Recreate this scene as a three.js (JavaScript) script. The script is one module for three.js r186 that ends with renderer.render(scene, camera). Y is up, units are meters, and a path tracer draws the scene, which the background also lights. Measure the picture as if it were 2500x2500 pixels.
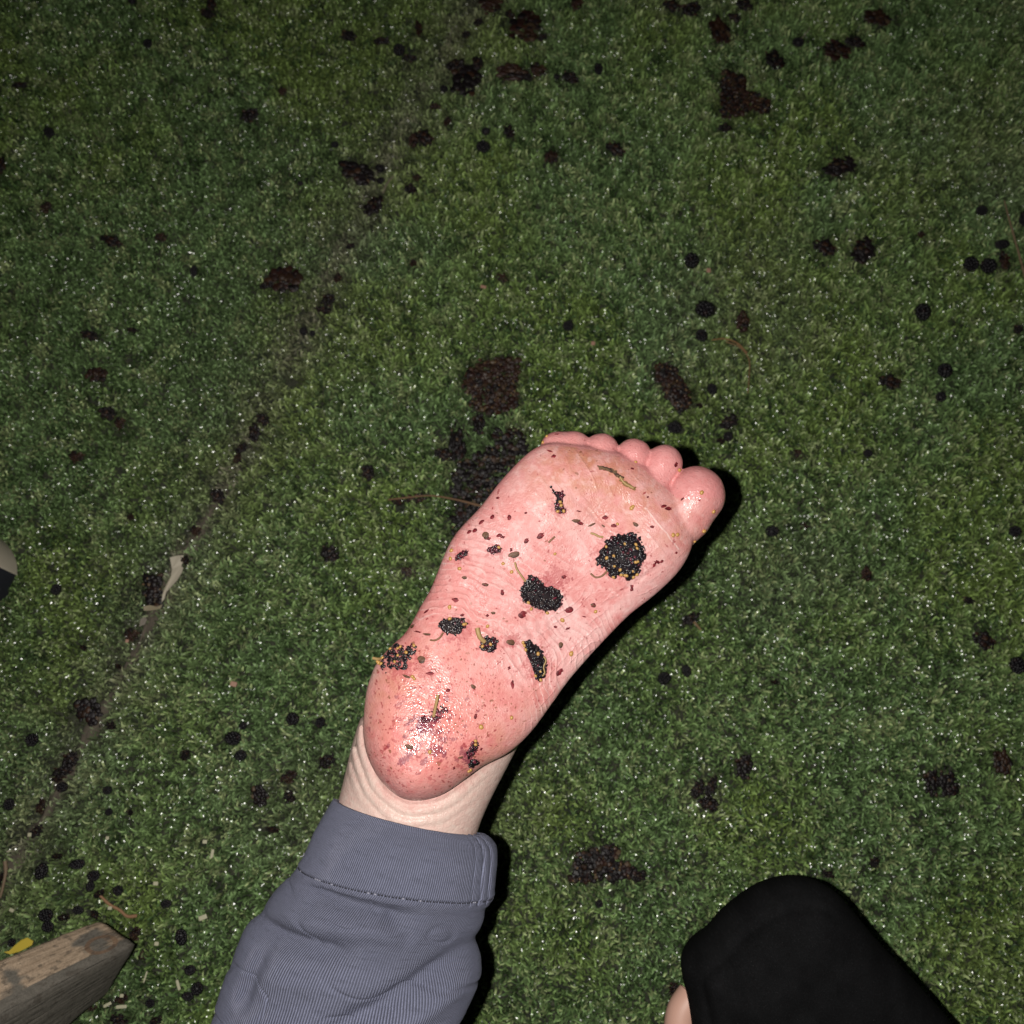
import * as THREE from 'three';
import { mergeGeometries } from 'three/addons/utils/BufferGeometryUtils.js';
import { RoundedBoxGeometry } from 'three/addons/geometries/RoundedBoxGeometry.js';

// ------------------------------------------------------------------ camera, sky, moon, flash, exposure
const V3 = THREE.Vector3;
const SIZE = 2500, FOC = 2500;                       // photograph size and focal length in photo pixels
const H = 0.80;                                      // phone height above the turf
const scene = new THREE.Scene();
const camera = new THREE.PerspectiveCamera(2 * Math.atan(SIZE / 2 / FOC) * 180 / Math.PI, 1, 0.01, 200);
const NADIR = new V3(-130, -730, -2500).normalize(); // straight down, seen from the phone
const Q = new THREE.Quaternion().setFromUnitVectors(NADIR, new V3(0, -1, 0));
camera.quaternion.copy(Q);
camera.position.set(0, H, 0);
camera.focus = 0.50;
camera.userData.fStop = 14;
scene.add(camera);

// night sky: almost black, a little glow
{
  const w = 64, h = 32, d = new Float32Array(w * h * 4);
  for (let i = 0; i < w * h; i++) d.set([0.0022, 0.0024, 0.0030, 1], i * 4);
  const t = new THREE.DataTexture(d, w, h, THREE.RGBAFormat, THREE.FloatType);
  t.mapping = THREE.EquirectangularReflectionMapping; t.needsUpdate = true;
  scene.background = t; scene.environment = t;
}
const moon = new THREE.DirectionalLight(0xdfe6ff, 0.012);
moon.position.set(-2, 6, -1.5); moon.castShadow = true; moon.shadow.radius = 2;
scene.add(moon);

const FLASH_AT = [-0.0250, 0.0010, 0.0];            // beside the lens, in the phone's own axes
const flash = new THREE.SpotLight(0xfffaf3, 1.32, 0, 1.5, 1, 2);
flash.castShadow = true; flash.shadow.radius = 0.16; flash.shadow.camera.near = 0.05;
flash.position.set(...FLASH_AT).applyQuaternion(Q).add(camera.position);
flash.target.position.set(0.12, -0.08, -1).applyQuaternion(Q).add(camera.position);
scene.add(flash, flash.target);

const renderer = new THREE.WebGLRenderer();
renderer.toneMapping = THREE.LinearToneMapping;
renderer.toneMappingExposure = 1.0;
renderer.shadowMap.enabled = true;

// ------------------------------------------------------------------ helpers
function rng(seed) { let a = seed >>> 0; return () => { a = (a + 0x6D2B79F5) | 0; let t = Math.imul(a ^ (a >>> 15), 1 | a); t = (t + Math.imul(t ^ (t >>> 7), 61 | t)) ^ t; return ((t ^ (t >>> 14)) >>> 0) / 4294967296; }; }
const HT = new Float32Array(65536); { const r = rng(77); for (let i = 0; i < 65536; i++) HT[i] = r(); }
const hash3 = (x, y, z) => HT[(Math.imul(x, 374761393) + Math.imul(y, 668265263) + Math.imul(z, 1274126177) >>> 7) & 65535];
const sm = t => t * t * (3 - 2 * t);
function noise3(x, y, z) {
  const i = Math.floor(x), j = Math.floor(y), k = Math.floor(z), u = sm(x - i), v = sm(y - j), w = sm(z - k);
  const L = (a, b, t) => a + (b - a) * t;
  return L(L(L(hash3(i, j, k), hash3(i + 1, j, k), u), L(hash3(i, j + 1, k), hash3(i + 1, j + 1, k), u), v),
    L(L(hash3(i, j, k + 1), hash3(i + 1, j, k + 1), u), L(hash3(i, j + 1, k + 1), hash3(i + 1, j + 1, k + 1), u), v), w);
}
function noise2(x, y, s = 0) {
  const i = Math.floor(x), j = Math.floor(y), u = sm(x - i), v = sm(y - j);
  const a = hash3(i, j, s), b = hash3(i + 1, j, s), c = hash3(i, j + 1, s), d = hash3(i + 1, j + 1, s);
  return (a + (b - a) * u) * (1 - v) + (c + (d - c) * u) * v;
}
const fbm2 = (x, y, s = 0, o = 4) => { let v = 0, a = 0.5, n = 0; for (let k = 0; k < o; k++) { v += a * noise2(x, y, s + k * 17); n += a; a *= 0.5; x *= 2.03; y *= 2.03; } return v / n; };
const clamp = (x, a = 0, b = 1) => Math.min(b, Math.max(a, x));
const smooth = (a, b, x) => sm(clamp((x - a) / (b - a)));
const mix = (a, b, t) => a + (b - a) * t;
const mix3 = (a, b, t) => [mix(a[0], b[0], t), mix(a[1], b[1], t), mix(a[2], b[2], t)];
const srgb = x => (x <= 0.0031308 ? 12.92 * x : 1.055 * Math.pow(x, 1 / 2.4) - 0.055);

const camSpace = (px, py, depth) => new V3((px - 1250) / FOC * depth, -(py - 1250) / FOC * depth, -depth);
const toWorld = v => v.clone().applyQuaternion(Q).add(camera.position);
function onGround(px, py, y = 0) {                   // where the line of sight meets the level y
  const d = camSpace(px, py, 1).applyQuaternion(Q);
  return d.multiplyScalar((y - H) / d.y).add(camera.position);
}
const groundScale = (px, py) => { const p = onGround(px, py, 0.008); return p.distanceTo(camera.position) / Math.hypot(FOC, px - 1250, py - 1250); };

const taken = {};
const numbered = n => { const k = taken[n] = (taken[n] ?? -1) + 1; return k ? `${n}_${String(k).padStart(3, '0')}` : n; };
function tag(o, label, category, group, kind) {
  o.userData = { ...o.userData, label, category }; if (group) o.userData.group = group; if (kind) o.userData.kind = kind;
  return o;
}
function put(o, name) { o.name = numbered(name); scene.add(o); return o; }
function mesh(geo, mat, name) { const m = new THREE.Mesh(geo, mat); m.name = name; m.castShadow = m.receiveShadow = true; return m; }
const lin = (r, g, b) => new THREE.Color().setRGB(r, g, b);
function dataTex(w, h, fill, color) {
  const d = new Uint8Array(w * h * 4), o = [0, 0, 0];
  for (let j = 0; j < h; j++) for (let i = 0; i < w; i++) {
    fill(i, j, o); const k = (j * w + i) * 4;
    for (let c = 0; c < 3; c++) d[k + c] = Math.round(clamp(color ? srgb(clamp(o[c])) : o[c]) * 255);
    d[k + 3] = 255;
  }
  const t = new THREE.DataTexture(d, w, h, THREE.RGBAFormat, THREE.UnsignedByteType);
  t.magFilter = t.minFilter = THREE.LinearFilter; if (color) t.colorSpace = THREE.SRGBColorSpace;
  t.wrapS = t.wrapT = THREE.RepeatWrapping; t.needsUpdate = true; return t;
}
// a light ball of few faces, pressed and dented
const ICO = [0, 1].map(d => new THREE.IcosahedronGeometry(1, d));
function blob(r, detail = 1) {
  const g = ICO[detail].clone(); g.deleteAttribute('uv');
  return g.scale(r[0], r[1], r[2]);
}
function setColor(g, c) { const n = g.attributes.position.count, a = new Float32Array(n * 3); for (let i = 0; i < n; i++) a.set(c, i * 3); g.setAttribute('color', new THREE.BufferAttribute(a, 3)); return g; }

// surface nets: a closed skin round the places where f < 0
function surfaceNets(nx, ny, nz, f, place) {
  const id = new Int32Array(nx * ny * nz).fill(-1), pos = [], idx = [], at = (i, j, k) => (k * ny + j) * nx + i;
  const E = [[0, 1], [2, 3], [4, 5], [6, 7], [0, 2], [1, 3], [4, 6], [5, 7], [0, 4], [1, 5], [2, 6], [3, 7]];
  const c = new Float64Array(8);
  for (let k = 0; k < nz - 1; k++) for (let j = 0; j < ny - 1; j++) for (let i = 0; i < nx - 1; i++) {
    let m = 0;
    for (let q = 0; q < 8; q++) { c[q] = f[at(i + (q & 1), j + ((q >> 1) & 1), k + (q >> 2))]; if (c[q] < 0) m |= 1 << q; }
    if (m === 0 || m === 255) continue;
    let x = 0, y = 0, z = 0, n = 0;
    for (const [a, b] of E) if ((c[a] < 0) !== (c[b] < 0)) {
      const t = c[a] / (c[a] - c[b]);
      x += (a & 1) + t * ((b & 1) - (a & 1)); y += ((a >> 1) & 1) + t * (((b >> 1) & 1) - ((a >> 1) & 1)); z += (a >> 2) + t * ((b >> 2) - (a >> 2)); n++;
    }
    id[at(i, j, k)] = pos.length / 3; pos.push(i + x / n, j + y / n, k + z / n);
  }
  const quad = (a, b, c2, d, flip) => { if (a < 0 || b < 0 || c2 < 0 || d < 0) return; if (flip) idx.push(a, c2, b, a, d, c2); else idx.push(a, b, c2, a, c2, d); };
  for (let k = 1; k < nz - 1; k++) for (let j = 1; j < ny - 1; j++) for (let i = 1; i < nx - 1; i++) {
    const s = f[at(i, j, k)] < 0;
    if (s !== f[at(i + 1, j, k)] < 0) quad(id[at(i, j - 1, k - 1)], id[at(i, j, k - 1)], id[at(i, j, k)], id[at(i, j - 1, k)], !s);
    if (s !== f[at(i, j + 1, k)] < 0) quad(id[at(i - 1, j, k - 1)], id[at(i - 1, j, k)], id[at(i, j, k)], id[at(i, j, k - 1)], !s);
    if (s !== f[at(i, j, k + 1)] < 0) quad(id[at(i - 1, j - 1, k)], id[at(i, j - 1, k)], id[at(i, j, k)], id[at(i - 1, j, k)], !s);
  }
  const p = new Float32Array(pos.length), v = [0, 0, 0], uv = new Float32Array(pos.length / 3 * 2);
  for (let i = 0; i < pos.length; i += 3) { place(pos[i], pos[i + 1], pos[i + 2], v, uv, i / 3); p[i] = v[0]; p[i + 1] = v[1]; p[i + 2] = v[2]; }
  const g = new THREE.BufferGeometry(); g.setAttribute('position', new THREE.BufferAttribute(p, 3)); g.setAttribute('uv', new THREE.BufferAttribute(uv, 2)); g.setIndex(idx); g.computeVertexNormals();
  return g;
}
// closed curve through points, and the signed distance to it on a grid
function closedCurve(pts, n = 260) {
  const c = new THREE.CatmullRomCurve3(pts.map(p => new V3(p[0], p[1], 0)), true, 'centripetal'); return c.getPoints(n).slice(0, -1).map(p => [p.x, p.y]);
}
function polyDist(poly, x, y) {
  let best = 1e12, inside = false;
  for (let i = 0, j = poly.length - 1; i < poly.length; j = i++) {
    const [x1, y1] = poly[i], [x2, y2] = poly[j], dx = x2 - x1, dy = y2 - y1;
    const t = clamp(((x - x1) * dx + (y - y1) * dy) / (dx * dx + dy * dy + 1e-9));
    const ex = x - x1 - t * dx, ey = y - y1 - t * dy, d = ex * ex + ey * ey; if (d < best) best = d;
    if ((y1 > y) !== (y2 > y) && x < (x2 - x1) * (y - y1) / (y2 - y1) + x1) inside = !inside;
  }
  return inside ? -Math.sqrt(best) : Math.sqrt(best);
}
function distGrid(poly, x0, y0, x1, y1, step) {
  const nx = Math.ceil((x1 - x0) / step) + 2, ny = Math.ceil((y1 - y0) / step) + 2, g = new Float32Array(nx * ny);
  for (let j = 0; j < ny; j++) for (let i = 0; i < nx; i++) g[j * nx + i] = polyDist(poly, x0 + i * step, y0 + j * step);
  return (x, y) => {
    const fx = clamp((x - x0) / step, 0, nx - 1.001), fy = clamp((y - y0) / step, 0, ny - 1.001), i = fx | 0, j = fy | 0, u = fx - i, v = fy - j, k = j * nx + i;
    return (g[k] * (1 - u) + g[k + 1] * u) * (1 - v) + (g[k + nx] * (1 - u) + g[k + nx + 1] * u) * v;
  };
}
function polylineDist(pts, x, y) {                  // signed: positive on the right of the walking direction
  let best = 1e9, sgn = 1;
  for (let i = 0; i + 1 < pts.length; i++) {
    const [x1, y1] = pts[i], dx = pts[i + 1][0] - x1, dy = pts[i + 1][1] - y1, t = clamp(((x - x1) * dx + (y - y1) * dy) / (dx * dx + dy * dy));
    const ex = x - x1 - t * dx, ey = y - y1 - t * dy, d = Math.hypot(ex, ey);
    if (d < best) { best = d; sgn = dx * (y - y1) - dy * (x - x1) > 0 ? 1 : -1; }
  }
  return best * sgn;
}
console.log('helpers ready');

// ------------------------------------------------------------------ the ground: backing of the turf, with sand in the seam
const seamPx = [[1000, 300], [870, 540], [760, 790], [640, 1010], [560, 1180], [430, 1390], [330, 1600], [215, 1800], [120, 1980], [20, 2130]];
const seam = seamPx.map(([x, y]) => { const p = onGround(x, y); return [p.x, p.z]; });
{ const e = (a, b, k) => [a[0] + (a[0] - b[0]) * k, a[1] + (a[1] - b[1]) * k]; seam.unshift(e(seam[0], seam[1], 40)); seam.push(e(seam.at(-1), seam.at(-2), 40)); }
{
  const soil = dataTex(512, 512, (i, j, o) => {
    const n = fbm2(i / 16, j / 16, 3, 5), s = noise2(i / 1.7, j / 1.7, 9), c = mix3([0.012, 0.018, 0.010], [0.045, 0.048, 0.03], clamp(n * 1.2 - 0.1));
    const k = s > 0.83 ? 1.9 : 0.75 + s * 0.5; o[0] = c[0] * k; o[1] = c[1] * k; o[2] = c[2] * k;
  }, true);
  soil.repeat.set(160, 160);
  const g = mesh(new THREE.PlaneGeometry(60, 60).rotateX(-Math.PI / 2), new THREE.MeshStandardMaterial({ map: soil, roughness: 0.95 }), 'ground');
  put(g, 'ground'); g.userData = { kind: 'structure', label: 'dark backing of the artificial turf with sand infill', category: 'ground' };
  // sand and dust lying in the open joint between the two turf sheets
  const pos = [], idx = [], uv = [], r = rng(5);
  const near = seam.slice(5, -1); const P = [];
  for (let i = 0; i + 1 < near.length; i++) for (let t = 0; t < 12; t++) P.push([mix(near[i][0], near[i + 1][0], t / 12), mix(near[i][1], near[i + 1][1], t / 12)]);
  let len = 0;
  P.forEach((p, i) => {
    const q = P[Math.min(i + 1, P.length - 1)], o = P[Math.max(i - 1, 0)], dx = q[0] - o[0], dy = q[1] - o[1], L = Math.hypot(dx, dy), nx = -dy / L, ny = dx / L;
    if (i) len += Math.hypot(p[0] - P[i - 1][0], p[1] - P[i - 1][1]);
    const w = 0.0135 * Math.max(0.03, fbm2(i * 0.31, 2.2, 4, 3) - 0.22);
    for (let s = 0; s <= 6; s++) { const a = (s / 3 - 1) * w * (0.85 + r() * 0.3); pos.push(p[0] + nx * a, 0.0015 + 0.003 * (1 - (s / 3 - 1) ** 2) * (0.5 + r()), p[1] + ny * a); uv.push(s / 6 * 0.03 * 8, len * 8); }
    if (i) for (let s = 0; s < 6; s++) { const a = (i - 1) * 7 + s, b = i * 7 + s; idx.push(a, a + 1, b, b, a + 1, b + 1); }
  });
  const sg = new THREE.BufferGeometry(); sg.setAttribute('position', new THREE.Float32BufferAttribute(pos, 3)); sg.setAttribute('uv', new THREE.Float32BufferAttribute(uv, 2)); sg.setIndex(idx); sg.computeVertexNormals();
  const sandTex = dataTex(256, 256, (i, j, o) => { const n = noise2(i / 1.5, j / 1.5, 1), m = fbm2(i / 20, j / 20, 6, 4), c = mix3([0.05, 0.045, 0.034], [0.15, 0.125, 0.095], clamp(m * 0.8 + n * 0.4 - 0.1)); o[0] = c[0]; o[1] = c[1]; o[2] = c[2]; }, true);
  const sand = put(mesh(sg, new THREE.MeshStandardMaterial({ map: sandTex, roughness: 1, side: THREE.DoubleSide }), 'sand'), 'sand_seam');
  sand.userData = { kind: 'stuff', label: 'beige sand lying in the open seam between the turf sheets', category: 'sand' };
}

// ------------------------------------------------------------------ what lies on the turf: places read from the photograph (tile origin, tile scale, then x, y, width, height, kind)
// kind: w whole berry, c crushed, r reddish brown crushed, f faint flattened
const lying = [];
const tile = (ox, oy, s, rows) => rows.forEach(([x, y, w, h, k, a]) => lying.push({ x: ox + x * s, y: oy + y * s, w: w * s, h: h * s, k, a }));
tile(0, 0, 0.4317, [[750, 12, 42, 42, 'w'], [1195, 25, 50, 90, 'c'], [1172, 80, 75, 50, 'c'], [838, 255, 52, 50, 'w'], [115, 485, 78, 42, 'c'], [1598, 520, 50, 46, 'r'], [1410, 655, 95, 82, 'c'], [282, 757, 62, 56, 'w'], [1895, 825, 46, 38, 'w'], [5, 940, 44, 120, 'c'], [262, 1178, 62, 58, 'r'], [630, 1365, 120, 62, 'c'], [912, 1345, 62, 52, 'r'], [1098, 1540, 38, 68, 'w'], [1610, 1580, 170, 165, 'r'], [1510, 1615, 72, 52, 'c'], [1910, 1575, 42, 52, 'r'], [1855, 1700, 74, 70, 'c'], [1830, 1755, 72, 42, 'c'], [1718, 1880, 46, 52, 'w'], [1768, 1890, 32, 42, 'w'], [510, 1900, 82, 56, 'c'], [1700, 1042, 34, 26, 'w']]);
tile(834, 0, 0.4317, [[40, 205, 78, 66, 'c'], [228, 235, 76, 56, 'c'], [435, 165, 40, 84, 'r'], [325, 295, 66, 72, 'w'], [385, 335, 80, 42, 'c'], [840, 25, 135, 110, 'r'], [950, 85, 46, 62, 'c'], [770, 130, 46, 46, 'c'], [702, 200, 46, 42, 'c'], [1040, 155, 190, 165, 'r'], [1135, 215, 52, 50, 'c'], [1330, 25, 70, 82, 'r'], [1865, 35, 90, 82, 'c'], [645, 370, 86, 82, 'c'], [700, 455, 175, 185, 'c'], [770, 360, 52, 84, 'c'], [578, 510, 46, 42, 'w'], [960, 415, 180, 88, 'r'], [1110, 400, 90, 78, 'r'], [1050, 440, 62, 48, 'c'], [1290, 440, 90, 68, 'c'], [1215, 440, 36, 32, 'w'], [1450, 400, 50, 76, 'w'], [528, 607, 56, 36, 'r'], [598, 690, 42, 48, 'r'], [465, 780, 90, 100, 'c'], [405, 800, 52, 70, 'r'], [815, 750, 52, 42, 'w'], [800, 840, 80, 66, 'w'], [945, 745, 56, 76, 'c'], [1185, 890, 66, 82, 'r'], [1545, 845, 100, 80, 'c'], [90, 980, 170, 130, 'c'], [218, 960, 52, 48, 'w'], [220, 1028, 44, 38, 'w'], [385, 1070, 62, 60, 'c'], [425, 1008, 52, 32, 'r'], [178, 1170, 86, 132, 'c'], [50, 1395, 46, 38, 'c'], [405, 1490, 38, 36, 'r'], [905, 1560, 70, 60, 'f'], [595, 1445, 42, 36, 'f'], [1280, 1850, 60, 62, 'w']]);
tile(1666, 0, 0.4317, [[45, 55, 112, 82, 'c'], [345, 30, 92, 72, 'c'], [295, 105, 62, 52, 'c'], [212, 180, 100, 190, 'r'], [515, 340, 96, 122, 'c'], [650, 250, 66, 56, 'w'], [1100, 105, 140, 110, 'r'], [870, 290, 160, 108, 'r'], [970, 240, 112, 60, 'c'], [235, 725, 72, 52, 'c'], [890, 945, 172, 116, 'c'], [800, 1400, 120, 100, 'c'], [1020, 1420, 126, 150, 'c'], [48, 1485, 82, 96, 'w'], [1685, 1200, 66, 60, 'w'], [1925, 1245, 56, 92, 'w'], [1800, 1390, 88, 52, 'w'], [1622, 1505, 86, 86, 'w'], [1720, 1515, 92, 86, 'w'], [1820, 1480, 62, 102, 'r'], [1345, 1330, 44, 34, 'r'], [122, 1760, 116, 96, 'w'], [340, 1825, 76, 102, 'r'], [105, 1905, 66, 84, 'w'], [1352, 1775, 86, 106, 'w'], [1895, 1865, 56, 52, 'c']]);
tile(0, 600, 0.4317, [[550, 730, 102, 92, 'r'], [610, 950, 76, 82, 'c'], [680, 1005, 62, 62, 'r'], [435, 1195, 92, 56, 'r'], [1490, 985, 62, 70, 'c'], [1440, 1060, 66, 100, 'c', 0.6], [1365, 1150, 56, 62, 'c'], [1345, 1205, 38, 62, 'r'], [1235, 1420, 62, 92, 'c'], [740, 1535, 34, 32, 'r'], [1110, 1615, 62, 52, 'r'], [1045, 1780, 46, 52, 'c'], [1862, 1740, 96, 90, 'c'], [750, 480, 44, 30, 'c']]);
tile(834, 600, 0.4317, [[775, 1010, 72, 112, 'c'], [1880, 1035, 82, 72, 'w'], [650, 1120, 90, 180, 'c'], [575, 1180, 92, 74, 'c'], [150, 1285, 60, 92, 'c'], [375, 1840, 92, 62, 'f']]);
tile(1666, 600, 0.4317, [[165, 815, 56, 70, 'w'], [95, 905, 32, 30, 'c'], [262, 1000, 102, 76, 'c'], [255, 1085, 56, 56, 'w'], [215, 1105, 44, 36, 'c'], [1475, 715, 84, 88, 'w'], [1170, 770, 106, 88, 'c'], [1455, 860, 56, 62, 'w'], [665, 1170, 44, 70, 'f'], [1043, 1178, 56, 46, 'w'], [503, 1620, 76, 60, 'w'], [695, 1580, 52, 50, 'f'], [1872, 1620, 72, 62, 'w'], [770, 1425, 42, 36, 'f'], [1038, 1860, 62, 66, 'r']]);
tile(1666, 1300, 0.4317, [[45, 490, 60, 96, 'c', -0.6], [20, 785, 50, 72, 'w'], [1615, 385, 62, 40, 'c'], [1700, 610, 112, 102, 'c'], [1885, 755, 82, 102, 'w'], [345, 1325, 102, 122, 'c'], [85, 1455, 72, 92, 'c'], [160, 1440, 56, 112, 'c'], [150, 1535, 92, 82, 'c'], [1405, 1415, 90, 132, 'c'], [1495, 1415, 110, 130, 'c'], [1805, 1300, 96, 150, 'r'], [1085, 1865, 60, 52, 'c'], [517, 845, 36, 30, 'c']]);
tile(0, 1900, 0.3106, [[450, 10, 82, 44, 'c'], [495, 70, 92, 78, 'w'], [80, 205, 82, 96, 'w'], [325, 225, 72, 92, 'r'], [285, 420, 76, 102, 'c'], [850, 95, 76, 66, 'w'], [860, 265, 56, 62, 'w'], [1028, 270, 40, 46, 'c'], [450, 615, 72, 46, 'c'], [335, 730, 92, 130, 'w'], [615, 675, 122, 76, 'w'], [745, 765, 102, 82, 'w'], [715, 850, 66, 86, 'w'], [780, 910, 72, 62, 'c'], [935, 880, 82, 76, 'w'], [370, 1075, 112, 96, 'w'], [385, 1165, 92, 82, 'w'], [500, 1095, 82, 56, 'c'], [620, 1035, 92, 62, 'w'], [750, 1070, 56, 62, 'c'], [1310, 985, 92, 62, 'w'], [100, 1290, 62, 62, 'w'], [1065, 1225, 92, 82, 'r'], [1430, 1245, 92, 130, 'w'], [1110, 1395, 60, 76, 'f'], [1500, 1505, 96, 76, 'w'], [1555, 1650, 96, 96, 'w'], [1480, 1710, 96, 66, 'w'], [960, 1735, 102, 60, 'r'], [1185, 1765, 76, 66, 'w'], [715, 1810, 62, 56, 'f'], [930, 1890, 130, 72, 'c'], [1225, 1905, 92, 62, 'c'], [10, 790, 34, 82, 'c']]);
tile(0, 1200, 0.3623, [[880, 175, 42, 40, 'c'], [385, 665, 66, 82, 'w'], [1245, 460, 52, 46, 'c'], [890, 970, 100, 80, 'r'], [565, 1055, 42, 36, 'c'], [600, 1480, 150, 180, 'c'], [745, 1575, 66, 52, 'c'], [225, 1675, 86, 86, 'w'], [470, 1820, 102, 122, 'c'], [420, 1890, 132, 70, 'c'], [1250, 1775, 56, 66, 'c'], [1575, 1665, 112, 92, 'w'], [1640, 1580, 56, 54, 'w'], [1625, 1780, 84, 72, 'w'], [800, 1180, 46, 36, 'c']]);
tile(0, 0, 1, [[634, 1943, 36, 50, 'c'], [706, 1898, 40, 24, 'r'], [706, 1944, 26, 28, 'c'], [716, 1756, 30, 34, 'w'], [783, 1764, 26, 26, 'w'], [798, 1859, 40, 30, 'c'], [665, 2025, 30, 16, 'c'], [1620, 1657, 34, 30, 'w'], [1560, 2140, 32, 26, 'c'], [1647, 2418, 34, 30, 'r'], [2131, 2105, 26, 20, 'c'], [2020, 2133, 30, 16, 'c'], [1462, 2206, 18, 20, 'w']]);
// the big smears that have a look of their own
const smears = [
  { x: 1195, y: 950, w: 140, h: 140, red: 0.8, poly: [[1130, 920], [1165, 890], [1200, 882], [1262, 880], [1265, 920], [1256, 985], [1205, 1018], [1180, 1010], [1140, 975]], label: 'large reddish brown crushed berry smear above the dark wet patch by the little toe' },
  { x: 1648, y: 952, w: 80, h: 120, red: 0.55, poly: [[1598, 915], [1640, 892], [1660, 930], [1692, 960], [1680, 1000], [1650, 1010], [1632, 975]], label: 'oblong crushed berry smear on turf just beyond the toe tips' },
  { x: 1160, y: 1170, w: 220, h: 300, red: 0.2, wet: 1, poly: [[1215, 1050], [1282, 1062], [1290, 1092], [1240, 1150], [1190, 1230], [1150, 1300], [1105, 1345], [1104, 1290], [1118, 1230], [1100, 1190], [1115, 1130], [1170, 1110], [1205, 1085]], label: 'widest dark wet patch of trodden berries beside the outer edge of the foot' },
  { x: 1815, y: 240, w: 120, h: 130, red: 0.5, poly: [[1768, 185], [1795, 172], [1812, 205], [1835, 235], [1872, 250], [1868, 275], [1820, 280], [1778, 293], [1760, 260]], label: 'triangular crushed berry smear with a dark foot, far out on the turf' },
  { x: 1468, y: 2102, w: 165, h: 100, red: 0.25, poly: [[1392, 2115], [1420, 2078], [1462, 2062], [1488, 2060], [1500, 2090], [1545, 2115], [1548, 2145], [1480, 2138], [1440, 2150], [1394, 2146]], label: 'broad crushed berry smear on turf beside the trouser cuff' },
  { x: 378, y: 1440, w: 60, h: 80, red: 0.15, poly: [[352, 1408], [372, 1405], [402, 1425], [400, 1458], [388, 1482], [370, 1478], [362, 1445]], label: 'dark crushed berry clump lying against the cream dry leaf' },
];
for (const s of smears) { const c = closedCurve(s.poly, 60).map(([x, y]) => { const p = onGround(x, y, 0.006); return [p.x, p.z]; }); s.world = c; }
for (const l of lying) { const p = onGround(l.x, l.y, 0.008), s = groundScale(l.x, l.y); l.p = p; l.rw = l.w * s / 2; l.rh = l.h * s / 2; }

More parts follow.
